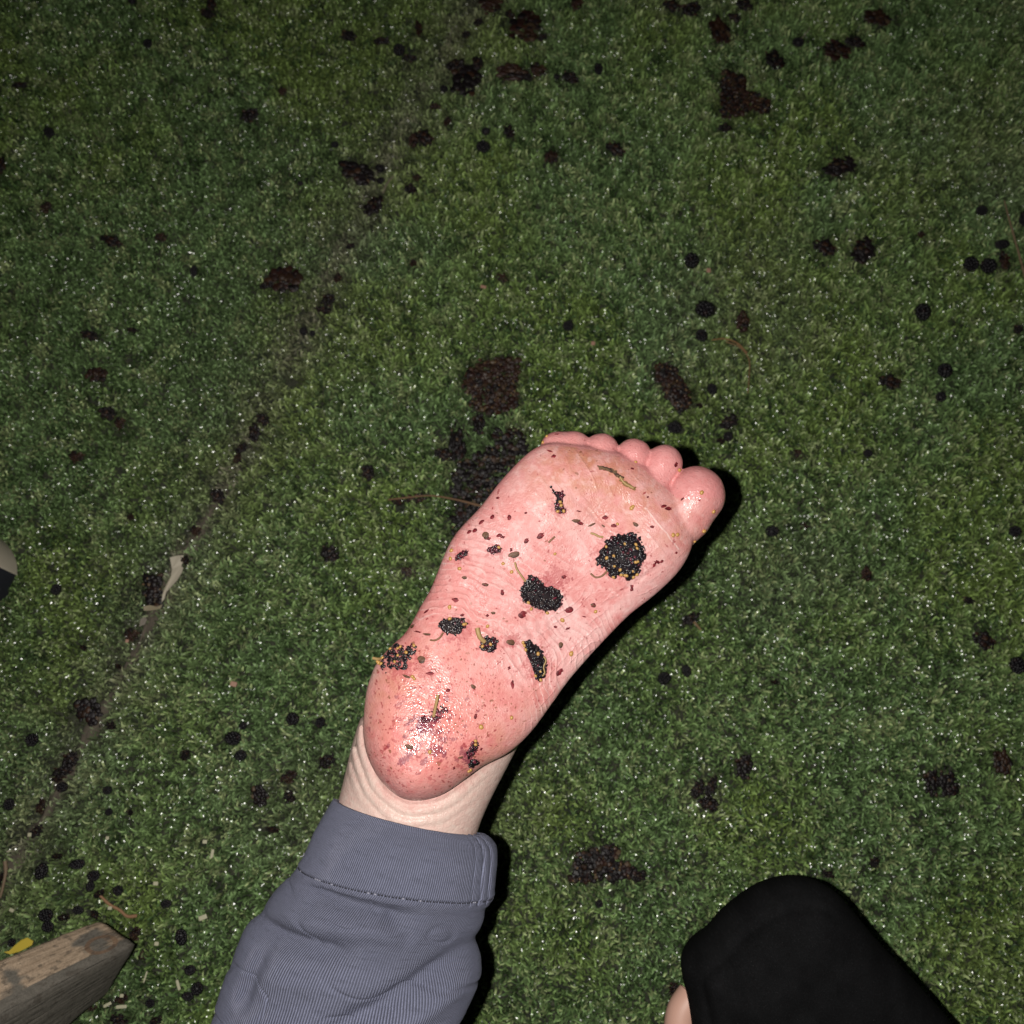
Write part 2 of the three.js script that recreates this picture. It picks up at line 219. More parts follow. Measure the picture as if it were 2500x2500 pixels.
// ------------------------------------------------------------------ turf blades
{
  const tuft = (seed, n = 17) => {
    const r = rng(seed), pos = [], nor = [], idx = [];
    for (let b = 0; b < n; b++) {
      const a = r() * 6.283, rad = 0.0058 * Math.sqrt(r()), hgt = 0.005 + 0.0045 * r(), lean = a + (r() - 0.5) * 3.5, reach = 0.0012 + 0.0042 * r(), w = 0.00056 + 0.00034 * r(), tw = (r() - 0.5) * 2.4, curl = (r() - 0.5) * 2.2;
      const S = 5, v0 = pos.length / 3, kk = r() < 0.2 ? 1.7 + 0.8 * r() : 0.42 + 0.85 * r(); let x = Math.cos(a) * rad, z = Math.sin(a) * rad;
      const bx = x, bz = z;
      for (let s = 0; s <= S; s++) {
        const t = s / S, la = lean + curl * t, k = reach * t * t, y = hgt * (1 - (1 - t) ** 1.7) * (1 - 0.25 * t * t * (reach / 0.0085));
        x = bx + Math.cos(la) * k; z = bz + Math.sin(la) * k;
        const pa = la + Math.PI / 2 + tw * t, ww = w * (s === S ? 0.45 : 1 - 0.25 * t), ex = Math.cos(pa) * ww, ez = Math.sin(pa) * ww, ey = Math.sin(tw * t) * ww * 0.5;
        pos.push(x - ex, y - ey, z - ez, x + ex, y + ey, z + ez); nor.push(kk, kk, kk, kk, kk, kk);
      }
      for (let s = 0; s < S; s++) { const q = v0 + s * 2; idx.push(q, q + 1, q + 2, q + 2, q + 1, q + 3); }
    }
    const g = new THREE.BufferGeometry(); g.setAttribute('position', new THREE.Float32BufferAttribute(pos, 3)); g.setAttribute('color', new THREE.Float32BufferAttribute(nor, 3)); g.setIndex(idx); g.computeVertexNormals(); return g;
  };
  const mat = new THREE.MeshPhysicalMaterial({ color: 0xffffff, vertexColors: true, roughness: 0.21, specularIntensity: 1, side: THREE.DoubleSide });
  const sites = [[], []], r = rng(11), step = 0.0062;
  for (let z = -1.55; z < 0.62; z += step) for (let x = -1.0; x < 1.15; x += step) {
    const px = x + (r() - 0.5) * step * 1.5, pz = z + (r() - 0.5) * step * 1.5;
    // thinner where no eye reaches
    const v = new V3(px, 0, pz).sub(camera.position).applyQuaternion(Q.clone().invert()), ix = v.x / -v.z, iy = v.y / -v.z;
    const out = Math.max(Math.abs(ix), Math.abs(iy)); if (out > 0.75 && r() < 0.5) { r(); continue; } if (out > 1.15) continue;
    const sd = polylineDist(seam, px, pz), gap = 0.014 * Math.max(0, fbm2(px * 22, pz * 22, 31, 3) - 0.12) * smooth(-0.62, -0.15, pz) + 0.0015;
    if (Math.abs(sd) < gap && r() < 0.42) continue;
    let press = 1, stain = 0;
    for (const l of lying) { const dx = px - l.p.x, dz = pz - l.p.z; if (Math.abs(dx) > 0.05 || Math.abs(dz) > 0.05) continue; const e = Math.hypot(dx / (l.rw + 0.002), dz / (l.rh + 0.002)); if (e < 1) { press = l.k === 'w' ? 0.55 : l.k === 'f' ? 0.7 : 0.35; if (l.k !== 'w') stain = Math.max(stain, 0.7); } else if (e < 1.35 && l.k !== 'w') stain = Math.max(stain, 0.3); }
    for (const s of smears) { const d = polyDist(s.world, px, pz); if (d < 0) { press = 0.35; stain = 0.95; } else if (d < 0.006) stain = Math.max(stain, 0.5); }
    sites[sd > 0 ? 0 : 1].push([px, pz, sd, press, stain]);
  }
  const UPV = new V3(0, 1, 0), qy = new THREE.Quaternion(), M = new THREE.Matrix4(), qt = new THREE.Quaternion(), e = new THREE.Euler(), col = new THREE.Color();
  ['bright green artificial turf sheet with soft darker pile left of the sandy seam', 'wide green artificial turf sheet with glinting blades right of the sandy seam'].forEach((label, side) => {
    const list = sites[side], im = new THREE.InstancedMesh(tuft(side ? 3 : 8), mat, list.length);
    list.forEach(([x, z, sd, press, stain], i) => {
      const n = fbm2(x * 13, z * 13, 50, 4), n2 = fbm2(x * 38, z * 38, 60, 2), hs = (0.78 + 0.4 * r()) * press * (0.85 + 0.3 * n2);
      e.set((r() - 0.5) * 0.45 - (side ? 0.02 : 0.1), 0, (r() - 0.5) * 0.45 + (side ? 0.17 : -0.06)); qt.setFromEuler(e); qy.setFromAxisAngle(UPV, r() * 6.283); qt.multiply(qy);
      M.compose(new V3(x, 0, z), qt, new V3(0.95 + 0.3 * r(), hs, 0.95 + 0.3 * r())); im.setMatrixAt(i, M);
      const dust = clamp(Math.exp(-Math.abs(sd) / 0.012) * 0.75 * (0.5 + noise2(x * 60, z * 60, 72)) + Math.exp(-Math.abs(sd) / 0.05) * 0.22 + (side === 1 ? 0.25 * smooth(0.5, 0.75, fbm2(x * 5 + 9, z * 5, 71, 3)) : 0));
      let c = mix3([0.124, 0.182, 0.050], [0.112, 0.180, 0.070], smooth(0.3, 0.7, n));      // yellow green to blue green yarn
      const tone = r(); if (tone > 0.86) c = [0.20, 0.25, 0.11]; else if (tone < 0.2) c = [0.045, 0.08, 0.028];
      c = mix3(c, [0.16, 0.15, 0.11], dust * (0.5 + 0.5 * r()));
      c = mix3(c, [0.014, 0.008, 0.010], stain * (0.6 + 0.4 * r()));
      const k = 0.75 + 0.5 * r(); im.setColorAt(i, col.setRGB(c[0] * k, c[1] * k, c[2] * k));
    });
    im.castShadow = im.receiveShadow = true;
    put(im, 'artificial_turf'); tag(im, label, 'turf', null, 'stuff');
    console.log('tufts', list.length);
  });
}

// ------------------------------------------------------------------ the raised foot: a distance field in photo pixels at the depth Z0 (x right, y down, w towards the eye)
const Z0 = 0.515, S0 = Z0 / FOC;
const soleOutline = closedCurve([[891, 1731], [890, 1793], [904, 1850], [937, 1903], [979, 1938], [1020, 1947], [1078, 1934], [1132, 1900], [1180, 1866], [1240, 1836], [1290, 1793], [1340, 1729], [1385, 1667], [1435, 1609], [1485, 1555], [1538, 1501], [1600, 1451], [1658, 1393], [1687, 1340], [1694, 1298], [1687, 1257], [1667, 1219], [1638, 1190], [1609, 1166], [1576, 1137], [1526, 1110], [1480, 1096], [1435, 1089], [1394, 1083], [1340, 1082], [1300, 1098], [1232, 1163], [1174, 1236], [1104, 1316], [1050, 1441], [1026, 1482], [991, 1543], [955, 1578], [921, 1617], [899, 1673]], 300);
const soleD = distGrid(soleOutline, 740, 1000, 1840, 2330, 4);
const gs = (x, y, cx, cy, sx, sy = sx) => Math.exp(-((x - cx) ** 2) / (2 * sx * sx) - ((y - cy) ** 2) / (2 * sy * sy));
const uv0 = (x, y) => [(x - 1080) * 0.651 - (y - 1720) * 0.759, (x - 1080) * 0.759 + (y - 1720) * 0.651];
function soleBump(x, y) {
  const [u, v] = uv0(x, y);
  let b = 60 * gs(u, v, -150, 42, 165, 140) + 22 * gs(u, v, 600, 130, 90, 90) + 14 * gs(u, v, 560, -130, 110, 80) + 10 * gs(u, v, 690, -20, 60, 170);
  b -= 30 * gs(u, v, 330, 130, 130, 90) + 6 * gs(u, v, 640, 20, 40, 60) + 7 * gs(u, v, 545, 10, 60, 40);
  b -= 0.02 * u;
  // folds running across the instep and along the arch
  const rr = Math.hypot(x - 1050, y - 1770), an = Math.atan2(y - 1770, x - 1050), rw = rr + 26 * noise2(an * 5, rr / 120, 3) + 9 * noise2(x / 26, y / 26, 6);
  const band = smooth(215, 265, rr) * smooth(470, 380, rr), flank = 0.35 + 0.65 * smooth(0.3, 0.6, noise2(an * 7, rr / 55, 8));
  b += 4.2 * (Math.abs(Math.sin(rw / 8.5)) - 0.6) * band * flank * smooth(-2.9, -2.2, an) * smooth(0.6, 0.0, an);
  b -= 5 * Math.exp(-(((u - 585 - 0.0006 * v * v - 10 * noise2(v / 40, 1, 2)) / 5) ** 2)) * gs(u, v, 585, 20, 200, 100);
  b -= 4 * Math.exp(-(((v - 150 - 0.25 * (u - 500)) / 4) ** 2)) * gs(u, v, 530, 150, 60, 400);
  return b;
}
const soleBumpG = (() => { const x0 = 740, y0 = 1000, st = 3, nx = 370, ny = 446, g = new Float32Array(nx * ny); for (let j = 0; j < ny; j++) for (let i = 0; i < nx; i++) g[j * nx + i] = soleBump(x0 + i * st, y0 + j * st); return (x, y) => { const fx = clamp((x - x0) / st, 0, nx - 1.01), fy = clamp((y - y0) / st, 0, ny - 1.01), i = fx | 0, j = fy | 0, u = fx - i, v = fy - j, k = j * nx + i; return (g[k] * (1 - u) + g[k + 1] * u) * (1 - v) + (g[k + nx] * (1 - u) + g[k + nx + 1] * u) * v; }; })();
const smin = (a, b, k) => { const h = Math.max(k - Math.abs(a - b), 0) / k; return Math.min(a, b) - h * h * k * 0.25; };
function roundCone(x, y, w, a, b) {                  // a, b: [x, y, w, radius]
  const dx = b[0] - a[0], dy = b[1] - a[1], dz = b[2] - a[2], px = x - a[0], py = y - a[1], pz = w - a[2];
  const t = clamp((px * dx + py * dy + pz * dz) / (dx * dx + dy * dy + dz * dz)), r = a[3] + (b[3] - a[3]) * t;
  return Math.hypot(px - dx * t, py - dy * t, pz - dz * t) - r;
}
const toes = [
  { tip: [1702, 1208, -16, 71], mid: [1674, 1256, -24, 67], root: [1600, 1340, -85, 72] },
  { tip: [1624, 1130, -22, 46], mid: [1600, 1176, -22, 43], root: [1545, 1270, -85, 52] },
  { tip: [1549, 1113, -26, 45], mid: [1535, 1156, -34, 44], root: [1490, 1250, -95, 50] },
  { tip: [1471, 1099, -28, 44], mid: [1462, 1140, -38, 43], root: [1430, 1240, -95, 48] },
  { tip: [1404, 1092, -32, 42], mid: [1362, 1093, -38, 41], root: [1350, 1220, -95, 48] },
];
const ankleAx = [[1075, 1790], [1023, 1929], [974, 2056], [905, 2257], [858, 2395]];
function ankle(x, y, w) {
  // walk down the leg: centre, half width and depth by y
  let i = 0; while (i < 3 && y > ankleAx[i + 1][1]) i++;
  const t = (y - ankleAx[i][1]) / (ankleAx[i + 1][1] - ankleAx[i][1]), cx = mix(ankleAx[i][0], ankleAx[i + 1][0], t);
  const hw = mix(222, 194, smooth(1800, 2050, y)), cw = mix(-190, -152, smooth(1800, 2090, y)), hd = 150;
  const ax = (x - cx) / hw, aw = (w - cw) / hd, e = Math.sqrt(ax * ax + aw * aw);
  let d = (e - 1) * 150;
  if (y < 1790) d = Math.max(d, (1790 - y) * 0.8);
  const D = soleD(x, y);
  if (D > -10 && D < 150 && w > -130) {               // skin rolled up under the heel
    const side = smooth(1230, 1060, x + (y - 1900) * 0.4), warp = 7 * noise2(x / 45, y / 45, 12);
    d -= side * smooth(-4, 10, D) * smooth(120, 50, D) * 7.0 * Math.pow(0.5 + 0.5 * Math.cos((D + warp - 14) / 27 * 6.283), 0.4);
  }
  return d;
}
function footField(x, y, w) {
  const tilt = 0.085 * clamp((x - 1080) * 0.651 - (y - 1720) * 0.759, -150, 900); w += tilt; x = 1250 + (x - 1250) / (1 + tilt / FOC); y = 1250 + (y - 1250) / (1 + tilt / FOC);      // toes lie farther off than the heel
  const D = soleD(x, y), b = soleBumpG(x, y);
  const R = 92 + 60 * gs(x, y, 1470, 1500, 130), Hs = 58, Hd = 150 + 60 * smooth(1250, 1600, y);
  const a = Math.max(D + R, 0) / R, ww = w - b * (1 - 0.6 * a * a);
  let d;
  if (ww > 0) d = (Math.hypot(a, ww / Hs) - 1) * Math.min(R, Hs) * 0.95; else { const a2 = Math.max(D + R, 0) / R; d = (Math.hypot(a2, ww / Hd) - 1) * R; }
  if (D > R) d = Math.max(d, D * 0.7);
  if (y < 1420) {
    let t = 1e9;
    for (const q of toes) {
      if (Math.abs(x - q.tip[0]) > 260) continue;
      let k = smin(roundCone(x, y, w, q.tip, q.mid), roundCone(x, y, w, q.mid, q.root), 8);
      t = t > 1e8 ? k : smin(t, k, 3);
    }
    t += 2.2 * (noise3(x / 24, y / 24, w / 24) - 0.5);
    d = smin(d, t, 4);
  }
  if (y > 1700) d = smin(d, ankle(x, y, w), 9);
  return d;
}
const ANK = new V3((1000 - 1250) * S0, -(2030 - 1250) * S0, -Z0 - 0.03);           // base of the thing: the ankle
const fieldToCam = (x, y, w, v) => { v[0] = (x - 1250) * S0; v[1] = -(y - 1250) * S0; v[2] = -Z0 + w * S0; };
function onFoot(px, py) {                             // where the line of sight meets the sole: point and normal, in the phone's axes
  const o = [0, 0, 0], dir = camSpace(px, py, 1), toF = (t) => { const X = dir.x * t, Y = dir.y * t, Zd = t; return [1250 + X / S0, 1250 - Y / S0, (Z0 - Zd) / S0]; };
  let t = 0.46, p, d; for (let i = 0; i < 160; i++) { p = toF(t); d = footField(...p); if (d < 0.25) break; t += clamp(d, 0.2, 20) * S0 * 0.7; if (t > 0.6) return null; }
  const h = 5, n = new V3(footField(p[0] + h, p[1], p[2]) - footField(p[0] - h, p[1], p[2]), -(footField(p[0], p[1] + h, p[2]) - footField(p[0], p[1] - h, p[2])), footField(p[0], p[1], p[2] + h) - footField(p[0], p[1], p[2] - h)).normalize();
  fieldToCam(p[0], p[1], p[2], o); return { p: new V3(...o), n };
}
const person = put(new THREE.Group(), 'person'); person.quaternion.copy(Q); person.position.copy(toWorld(ANK));
tag(person, 'person holding up one bare foot, berry stained sole on show, in grey trousers', 'person');
{
  const st = 5, x0 = 770, y0 = 1020, w0 = -320, nx = 214, ny = 262, nz = 92, f = new Float32Array(nx * ny * nz);
  for (let k = 0; k < nz; k += 1) for (let j = 0; j < ny; j++) for (let i = 0; i < nx; i++) f[(k * ny + j) * nx + i] = footField(x0 + i * st, y0 + j * st, w0 + k * st);
  // close the leg inside the trouser
  for (let k = 0; k < nz; k++) for (let j = 0; j < ny; j++) for (let i = 0; i < nx; i++) { const y = y0 + j * st; if (y > 2200) { const q = (k * ny + j) * nx + i; f[q] = Math.max(f[q], y - 2290); } }
  const v = [0, 0, 0];
  const g = surfaceNets(nx, ny, nz, f, (a, b, c, o, uv, n) => {
    const x = x0 + a * st, y = y0 + b * st; fieldToCam(x, y, w0 + c * st, v); o[0] = v[0] - ANK.x; o[1] = v[1] - ANK.y; o[2] = v[2] - ANK.z;
    const [u, vv] = uv0(x, y); uv[n * 2] = (u + 620) / 1500; uv[n * 2 + 1] = (vv + 520) / 1040;      // laid flat on the sole, heel to toe
  });
  console.log('foot triangles', g.index.count / 3);
  // skin colour, juice stains and skin lines over the sole (heel to toe along u)
  const TW = 1800, TH = 1248, spots = [], r = rng(21);
  const addSpot = (u, v, a, b, ang, k, c) => spots.push({ u, v, a, b, c: Math.cos(ang), s: Math.sin(ang), k, col: c });
  for (let i = 0; i < 1250; i++) {                      // specks of juice, thickest on the heel
    const heel = r() < 0.62, u = heel ? -20 + (r() + r() + r() - 1.5) * 220 : -180 + r() * 980, v = heel ? (r() + r() + r() - 1.5) * 190 : -240 + r() * 460, s = 1.0 + 3.0 * r() * r() * r();
    addSpot(u, v, s * (1 + 1.6 * r()), s, r() * 6.3, 0.4 + 0.5 * r(), r() < 0.75 ? [0.30, 0.045, 0.05] : [0.22, 0.08, 0.04]);
  }
  const stainAt = (x, y, a, b, ang, k, c) => { const [u, v] = uv0(x, y); addSpot(u, v, a, b, ang, k, c); };
  const purple = [0.16, 0.02, 0.05], red = [0.34, 0.05, 0.06];
  for (const [x, y, a, b, t, k] of [[1052, 1742, 30, 18, 0.6, 0.75], [1035, 1752, 22, 9, 2.2, 0.8], [1078, 1728, 18, 10, 0.2, 0.7], [1000, 1824, 20, 9, 0.3, 0.7], [1072, 1805, 22, 14, 0.8, 0.65], [1090, 1812, 14, 8, 2, 0.7], [1150, 1838, 22, 12, 1.4, 0.8], [1045, 1830, 12, 6, 0, 0.6], [1010, 1740, 9, 5, 0, 0.5], [1060, 1760, 34, 10, 1.1, 0.55], [1025, 1800, 26, 7, 0.2, 0.5], [1090, 1780, 16, 6, 0.9, 0.6], [1135, 1815, 14, 9, 1.9, 0.6], [985, 1700, 12, 5, 0.5, 0.45], [1095, 1690, 10, 6, 2.1, 0.5]]) stainAt(x, y, a, b, t, k, purple);
  for (let i = 0; i < 90; i++) { const a = r() * 6.28, d = 15 + 130 * r(); stainAt(1050 + Math.cos(a) * d, 1770 + Math.sin(a) * d * 0.8, 3 + 6 * r(), 2 + 3 * r(), r() * 6, 0.5, r() < 0.4 ? purple : red); }
  for (const [x, y, s] of [[1208, 1345, 22], [1130, 1355, 20], [1255, 1355, 18], [1360, 1240, 24], [1135, 1540, 30], [1245, 1560, 22], [1040, 1615, 30], [1350, 1420, 40], [1515, 1360, 62], [1325, 1455, 52], [1310, 1612, 40], [975, 1612, 45], [1105, 1530, 32]]) stainAt(x, y, s, s * 0.8, r() * 3, 0.42, red);
  const grid = new Map(), cell = 40; for (const s of spots) { const m = Math.max(s.a, s.b) * 1.6; for (let i = Math.floor((s.u - m) / cell); i <= (s.u + m) / cell; i++) for (let j = Math.floor((s.v - m) / cell); j <= (s.v + m) / cell; j++) { const k = i * 1000 + j; (grid.get(k) ?? grid.set(k, []).get(k)).push(s); } }
  const skin = (i, j, o) => {
    const u = i / TW * 1500 - 620, v = j / TH * 1040 - 520, x = 1080 + u * 0.651 + v * 0.759, y = 1720 - u * 0.759 + v * 0.651, D = soleD(x, y);
    const n1 = fbm2(u / 60, v / 60, 1, 4), n2 = noise2(u / 9, v / 9, 7), n3 = noise2(u / 3.2, v / 3.2, 8), n4 = fbm2(u / 22, v / 22, 14, 3);
    let c = mix3([0.63, 0.272, 0.262], [0.67, 0.345, 0.335], smooth(0.3, 0.7, n1));
    c = mix3(c, [0.66, 0.232, 0.200], 0.8 * gs(u, v, -30, -10, 150, 125) * (0.7 + 0.6 * n4));                        // red heel
    c = mix3(c, [0.71, 0.43, 0.42], 0.9 * smooth(0.35, 0.6, n1) * gs(u, v, 430, 90, 170, 120));                         // paler arch and instep
    c = mix3(c, [0.52, 0.226, 0.158], 0.85 * smooth(0.05, 0.85, n4) * (gs(u, v, 640, -150, 75, 95) + gs(u, v, 690, 30, 50, 130) + 0.8 * gs(u, v, -10, 170, 110, 45) + 0.8 * gs(u, v, -40, -125, 100, 36)));  // yellow brown callus
    c = mix3(c, [0.58, 0.175, 0.175], 0.42 * smooth(0.52, 0.74, fbm2(u / 17, v / 17, 15, 4)) * (0.5 + 0.9 * gs(u, v, -30, 0, 190, 150)));   // blotches of juice soaked into the skin
    c = mix3(c, [0.73, 0.47, 0.45], 0.40 * smooth(0.55, 0.75, fbm2(u / 13, v / 13, 16, 4)) * smooth(150, 260, u));
    if (y < 1215 && D > -6) c = mix3(c, [0.66, 0.275, 0.275], 0.8);                                                     // toes
    if (y > 1600 && D > -40) c = mix3(c, [0.67, 0.505, 0.45], smooth(-26, 52, D + 26 * n4 - 8));                            // pale skin of the ankle
    const rr = Math.hypot(x - 1050, y - 1770), an = Math.atan2(y - 1770, x - 1050), rw = rr + 30 * noise2(an * 6, rr / 110, 61) + 8 * noise2(x / 18, y / 18, 62);
    const dry = (1 - Math.abs(Math.sin(rw / 5.2 + 0.5))) ** 4 * smooth(210, 270, rr) * smooth(640, 420, rr) * smooth(0.7, 0, an) * smooth(0.5, 0.75, noise2(an * 11, rr / 30, 69)) + (Math.abs((x - 1578) * 0.77 - (y - 1243) * 0.64 + 3 * noise2(y / 14, 2, 70)) < 1.6 && y > 1240 && y < 1342 ? 1 : 0);
    c = mix3(c, [0.74, 0.58, 0.55], 0.55 * clamp(dry));                                                                   // pale dry lines and one white scratch
    const mot = (n2 - 0.5) * 0.13 + (n3 - 0.5) * 0.10; c = [0.97 * c[0] * (1 + mot * 0.5), 0.935 * c[1] * (1 + mot * 1.3), 0.925 * c[2] * (1 + mot * 1.3)];
    const cellSpots = grid.get(Math.floor(u / cell) * 1000 + Math.floor(v / cell));
    if (cellSpots && !(y > 1600 && D > 0)) for (const s of cellSpots) { const du = u - s.u, dv = v - s.v, e = Math.hypot((du * s.c + dv * s.s) / s.a, (-du * s.s + dv * s.c) / s.b) + (n3 - 0.5) * 0.9 + (n2 - 0.5) * 0.5; if (e < 1.15) c = mix3(c, s.col, s.k * smooth(1.15, 0.7, e)); }
    o[0] = c[0]; o[1] = c[1]; o[2] = c[2];
  };
  const relief = (i, j, o) => {
    const u = i / TW * 1500 - 620, v = j / TH * 1040 - 520;
    const x = 1080 + u * 0.651 + v * 0.759, y = 1720 - u * 0.759 + v * 0.651, rr = Math.hypot(x - 1050, y - 1770), an = Math.atan2(y - 1770, x - 1050);
    const rw = rr + 30 * noise2(an * 6, rr / 110, 61) + 8 * noise2(x / 18, y / 18, 62), ring = smooth(200, 260, rr) * smooth(640, 420, rr) * smooth(0.7, 0.0, an);
    const arcs = (1 - Math.abs(Math.sin(rw / 5.2))) ** 2 * ring * smooth(0.35, 0.65, noise2(an * 9, rr / 40, 63));
    const along = (1 - Math.abs(Math.sin((v - 0.18 * u + 34 * noise2(u / 80, v / 40, 64) + 5 * noise2(u / 14, v / 14, 65)) / 6.5))) ** 3 * (gs(u, v, 330, 150, 190, 70) + 0.5 * gs(u, v, 560, 40, 120, 200)) * smooth(0.4, 0.7, noise2(u / 60, v / 18, 66));
    const across = (1 - Math.abs(Math.sin((u + 0.25 * v + 40 * noise2(u / 60, v / 110, 67)) / 11))) ** 4 * gs(u, v, 600, 0, 90, 220) * smooth(0.45, 0.7, noise2(u / 20, v / 70, 68));
    const h = 0.62 + 0.15 * (noise2(u / 2.2, v / 2.2, 42) - 0.5) + 0.20 * (fbm2(u / 7, v / 7, 43, 3) - 0.5) - 0.38 * arcs - 0.32 * along - 0.34 * across;
    o[0] = o[1] = o[2] = clamp(h);
  };
  const wet = (i, j, o) => { const u = i / TW * 1500 - 620, v = j / TH * 1040 - 520; const n = fbm2(u / 34, v / 34, 52, 4), k = fbm2(u / 6, v / 6, 53, 2); o[0] = o[1] = o[2] = clamp(0.60 - 0.18 * smooth(0.45, 0.65, n) + 0.20 * (k - 0.5) - 0.34 * gs(u, v, -70, 5, 115, 105) * smooth(0.25, 0.5, n) - 0.3 * gs(u, v, 780, 20, 60, 180) * smooth(0.35, 0.5, n)); };
  const mat = new THREE.MeshPhysicalMaterial({ map: dataTex(TW, TH, skin, true), bumpMap: dataTex(TW, TH, relief, false), bumpScale: 0.0009, roughnessMap: dataTex(900, 624, (i, j, o) => wet(i * 2, j * 2, o), false), roughness: 1, specularIntensity: 0.75 });
  const foot = mesh(g, mat, 'bare_foot'); foot.userData = { label: 'bare sole up, wet pink skin with crushed berries' }; person.add(foot);
  console.log('foot done');
}

// ------------------------------------------------------------------ grey trouser leg: rings from the hem down, swept round
{
  const rows = [ // left edge, right edge, bow of the ring, middle depth w, half depth
    [815, 1949, 1180, 2034, -12, -96, 118], [800, 1972, 1200, 2050, -12, -94, 124], [768, 2030, 1212, 2082, -12, -90, 134], [728, 2113, 1203, 2188, -14, -88, 146], [697, 2150, 1185, 2214, -10, -82, 150], [664, 2188, 1180, 2246, -6, -72, 156], [630, 2226, 1164, 2284, -2, -66, 160], [599, 2264, 1170, 2318, 2, -60, 166], [562, 2355, 1172, 2376, 6, -46, 176], [529, 2451, 1148, 2442, 36, -26, 184], [508, 2530, 1116, 2508, 34, -8, 190], [480, 2640, 1070, 2640, 30, 14, 196], [450, 2820, 1030, 2860, 30, 40, 205], [420, 3200, 1000, 3260, 30, 80, 215], [400, 3600, 990, 3660, 30, 110, 220]];
  const curves = [0, 1, 2, 3, 4, 5, 6].map(c => { const cv = new THREE.CatmullRomCurve3(rows.map((q, i) => new V3(i, q[c], 0)), false, 'centripetal'); return t => { const n = rows.length - 1, i = Math.min(n - 1, Math.floor(t)), f = t - i; const P = k => rows[clamp(k, 0, n)][c]; const a = P(i - 1), b = P(i), d = P(i + 1), e = P(i + 2); return 0.5 * ((2 * b) + (-a + d) * f + (2 * a - 5 * b + 4 * d - e) * f * f + (-a + 3 * b - 3 * d + e) * f * f * f); }; });
  const line = (x, y, x1, y1, x2, y2, s) => { const dx = x2 - x1, dy = y2 - y1, L = dx * dx + dy * dy, t = ((x - x1) * dx + (y - y1) * dy) / L, e = (x - x1) * dy - (y - y1) * dx, d = e / Math.sqrt(L); const endf = smooth(-0.25, 0.2, t) * smooth(1.25, 0.8, t); return Math.exp(-d * d / (2 * s * s)) * endf; };
  function surf(t, th, inset = 0) {
    const bow = curves[4](t), cw = curves[5](t), hd = curves[6](t), far = 1 - cw * S0 / Z0, pl = q => 1250 + (q - 1250) * far;
    const L = [pl(curves[0](t)), pl(curves[1](t))], R = [pl(curves[2](t)), pl(curves[3](t))];
    const cx = (L[0] + R[0]) / 2, cy = (L[1] + R[1]) / 2, hx = (R[0] - L[0]) / 2, hy = (R[1] - L[1]) / 2, hl = Math.hypot(hx, hy), nx = -hy / hl, ny = hx / hl;
    const c = Math.cos(th), s = Math.sin(th), bend = s > 0 ? bow * s : -42 * s;
    let k = 1 - inset / hl;
    let x = cx + hx * c * k + nx * bend, y = cy + hy * c * k + ny * bend, w = cw + hd * s * k;
    let d = 0;                                          // folds, along the outward direction
    const below = smooth(3.05, 3.5, t);
    if (s > -0.3) {
      d -= below * (30 * line(x, y, 770, 2172, 1000, 2218, 13) + 36 * line(x, y, 632, 2262, 850, 2288, 15) + 40 * line(x, y, 1110, 2330, 830, 2455, 20) + 18 * line(x, y, 950, 2215, 1010, 2260, 12) + 20 * line(x, y, 600, 2420, 660, 2300, 16));
      d += below * (18 * line(x, y, 700, 2215, 1000, 2250, 18) + 20 * line(x, y, 640, 2340, 960, 2345, 28) + 20 * line(x, y, 1130, 2380, 880, 2500, 22));
      d += below * (7 * (fbm2(x / 90, y / 90, 81, 3) - 0.5) - 5 * smooth(0.86, 1, 1 - Math.abs(2 * noise2(x / 130 + y / 260, y / 70 - x / 200, 84) - 1)));
      d -= 3.2 * Math.exp(-(((t - 3.0) / 0.035) ** 2)); d += 2.0 * Math.exp(-(((t - 2.9) / 0.06) ** 2)) - 1.5 * Math.exp(-(((t - 3.12) / 0.05) ** 2)) * Math.sin(c * 60);
    }
    if (t < 3.25 && s > -0.2) {                          // side seam: layers of cloth lapped at the right edge of the cuff
      const q = c * hl; const e1 = hl - 26, e2 = hl - 40, e3 = hl - 54, fade = smooth(3.25, 3.05, t);
      for (const [e, a] of [[hl * 0.78, 3], [hl * 0.87, 8], [hl * 0.94, 9]]) d -= fade * a * Math.exp(-(((q - e) / 2.4) ** 2));
      d += fade * 3 * smooth(hl * 0.86, hl * 0.9, q); if (e1 + e2 + e3 < 0) d += 0;
    }
    d += 1.0 * (noise2(x / 26, y / 26 + w / 40, 83) - 0.5) * 2;
    const oa = Math.hypot(c / hl, s / hd), ox = c / hl / oa, ow = s / hd / oa;
    x += hx / hl * ox * d; y += hy / hl * ox * d; w += ow * d;
    return [(x - 1250) * S0 - ANK.x, -(y - 1250) * S0 - ANK.y, -Z0 + w * S0 - ANK.z];
  }
  const NT = 420;
  function sheet(ts, uvT) {
    const pos = [], uv = [], idx = [];
    ts.forEach(([t, inset], i) => { for (let a = 0; a <= NT; a++) { const th = a / NT * Math.PI * 2 - Math.PI / 2; pos.push(...surf(t, th, inset)); uv.push(a / NT * 150 - uvT(i) * 9, uvT(i)); } });
    for (let i = 0; i + 1 < ts.length; i++) for (let a = 0; a < NT; a++) { const p = i * (NT + 1) + a, q = p + NT + 1; idx.push(p, p + 1, q, q, p + 1, q + 1); }
    const g = new THREE.BufferGeometry(); g.setAttribute('position', new THREE.Float32BufferAttribute(pos, 3)); g.setAttribute('uv', new THREE.Float32BufferAttribute(uv, 2)); g.setIndex(idx); g.computeVertexNormals(); return g;
  }
  const ts = []; for (const [t, n] of [[0.5, 14], [0.25, 13], [0.1, 12], [0.03, 10], [0.0, 5]]) ts.push([t, n]);
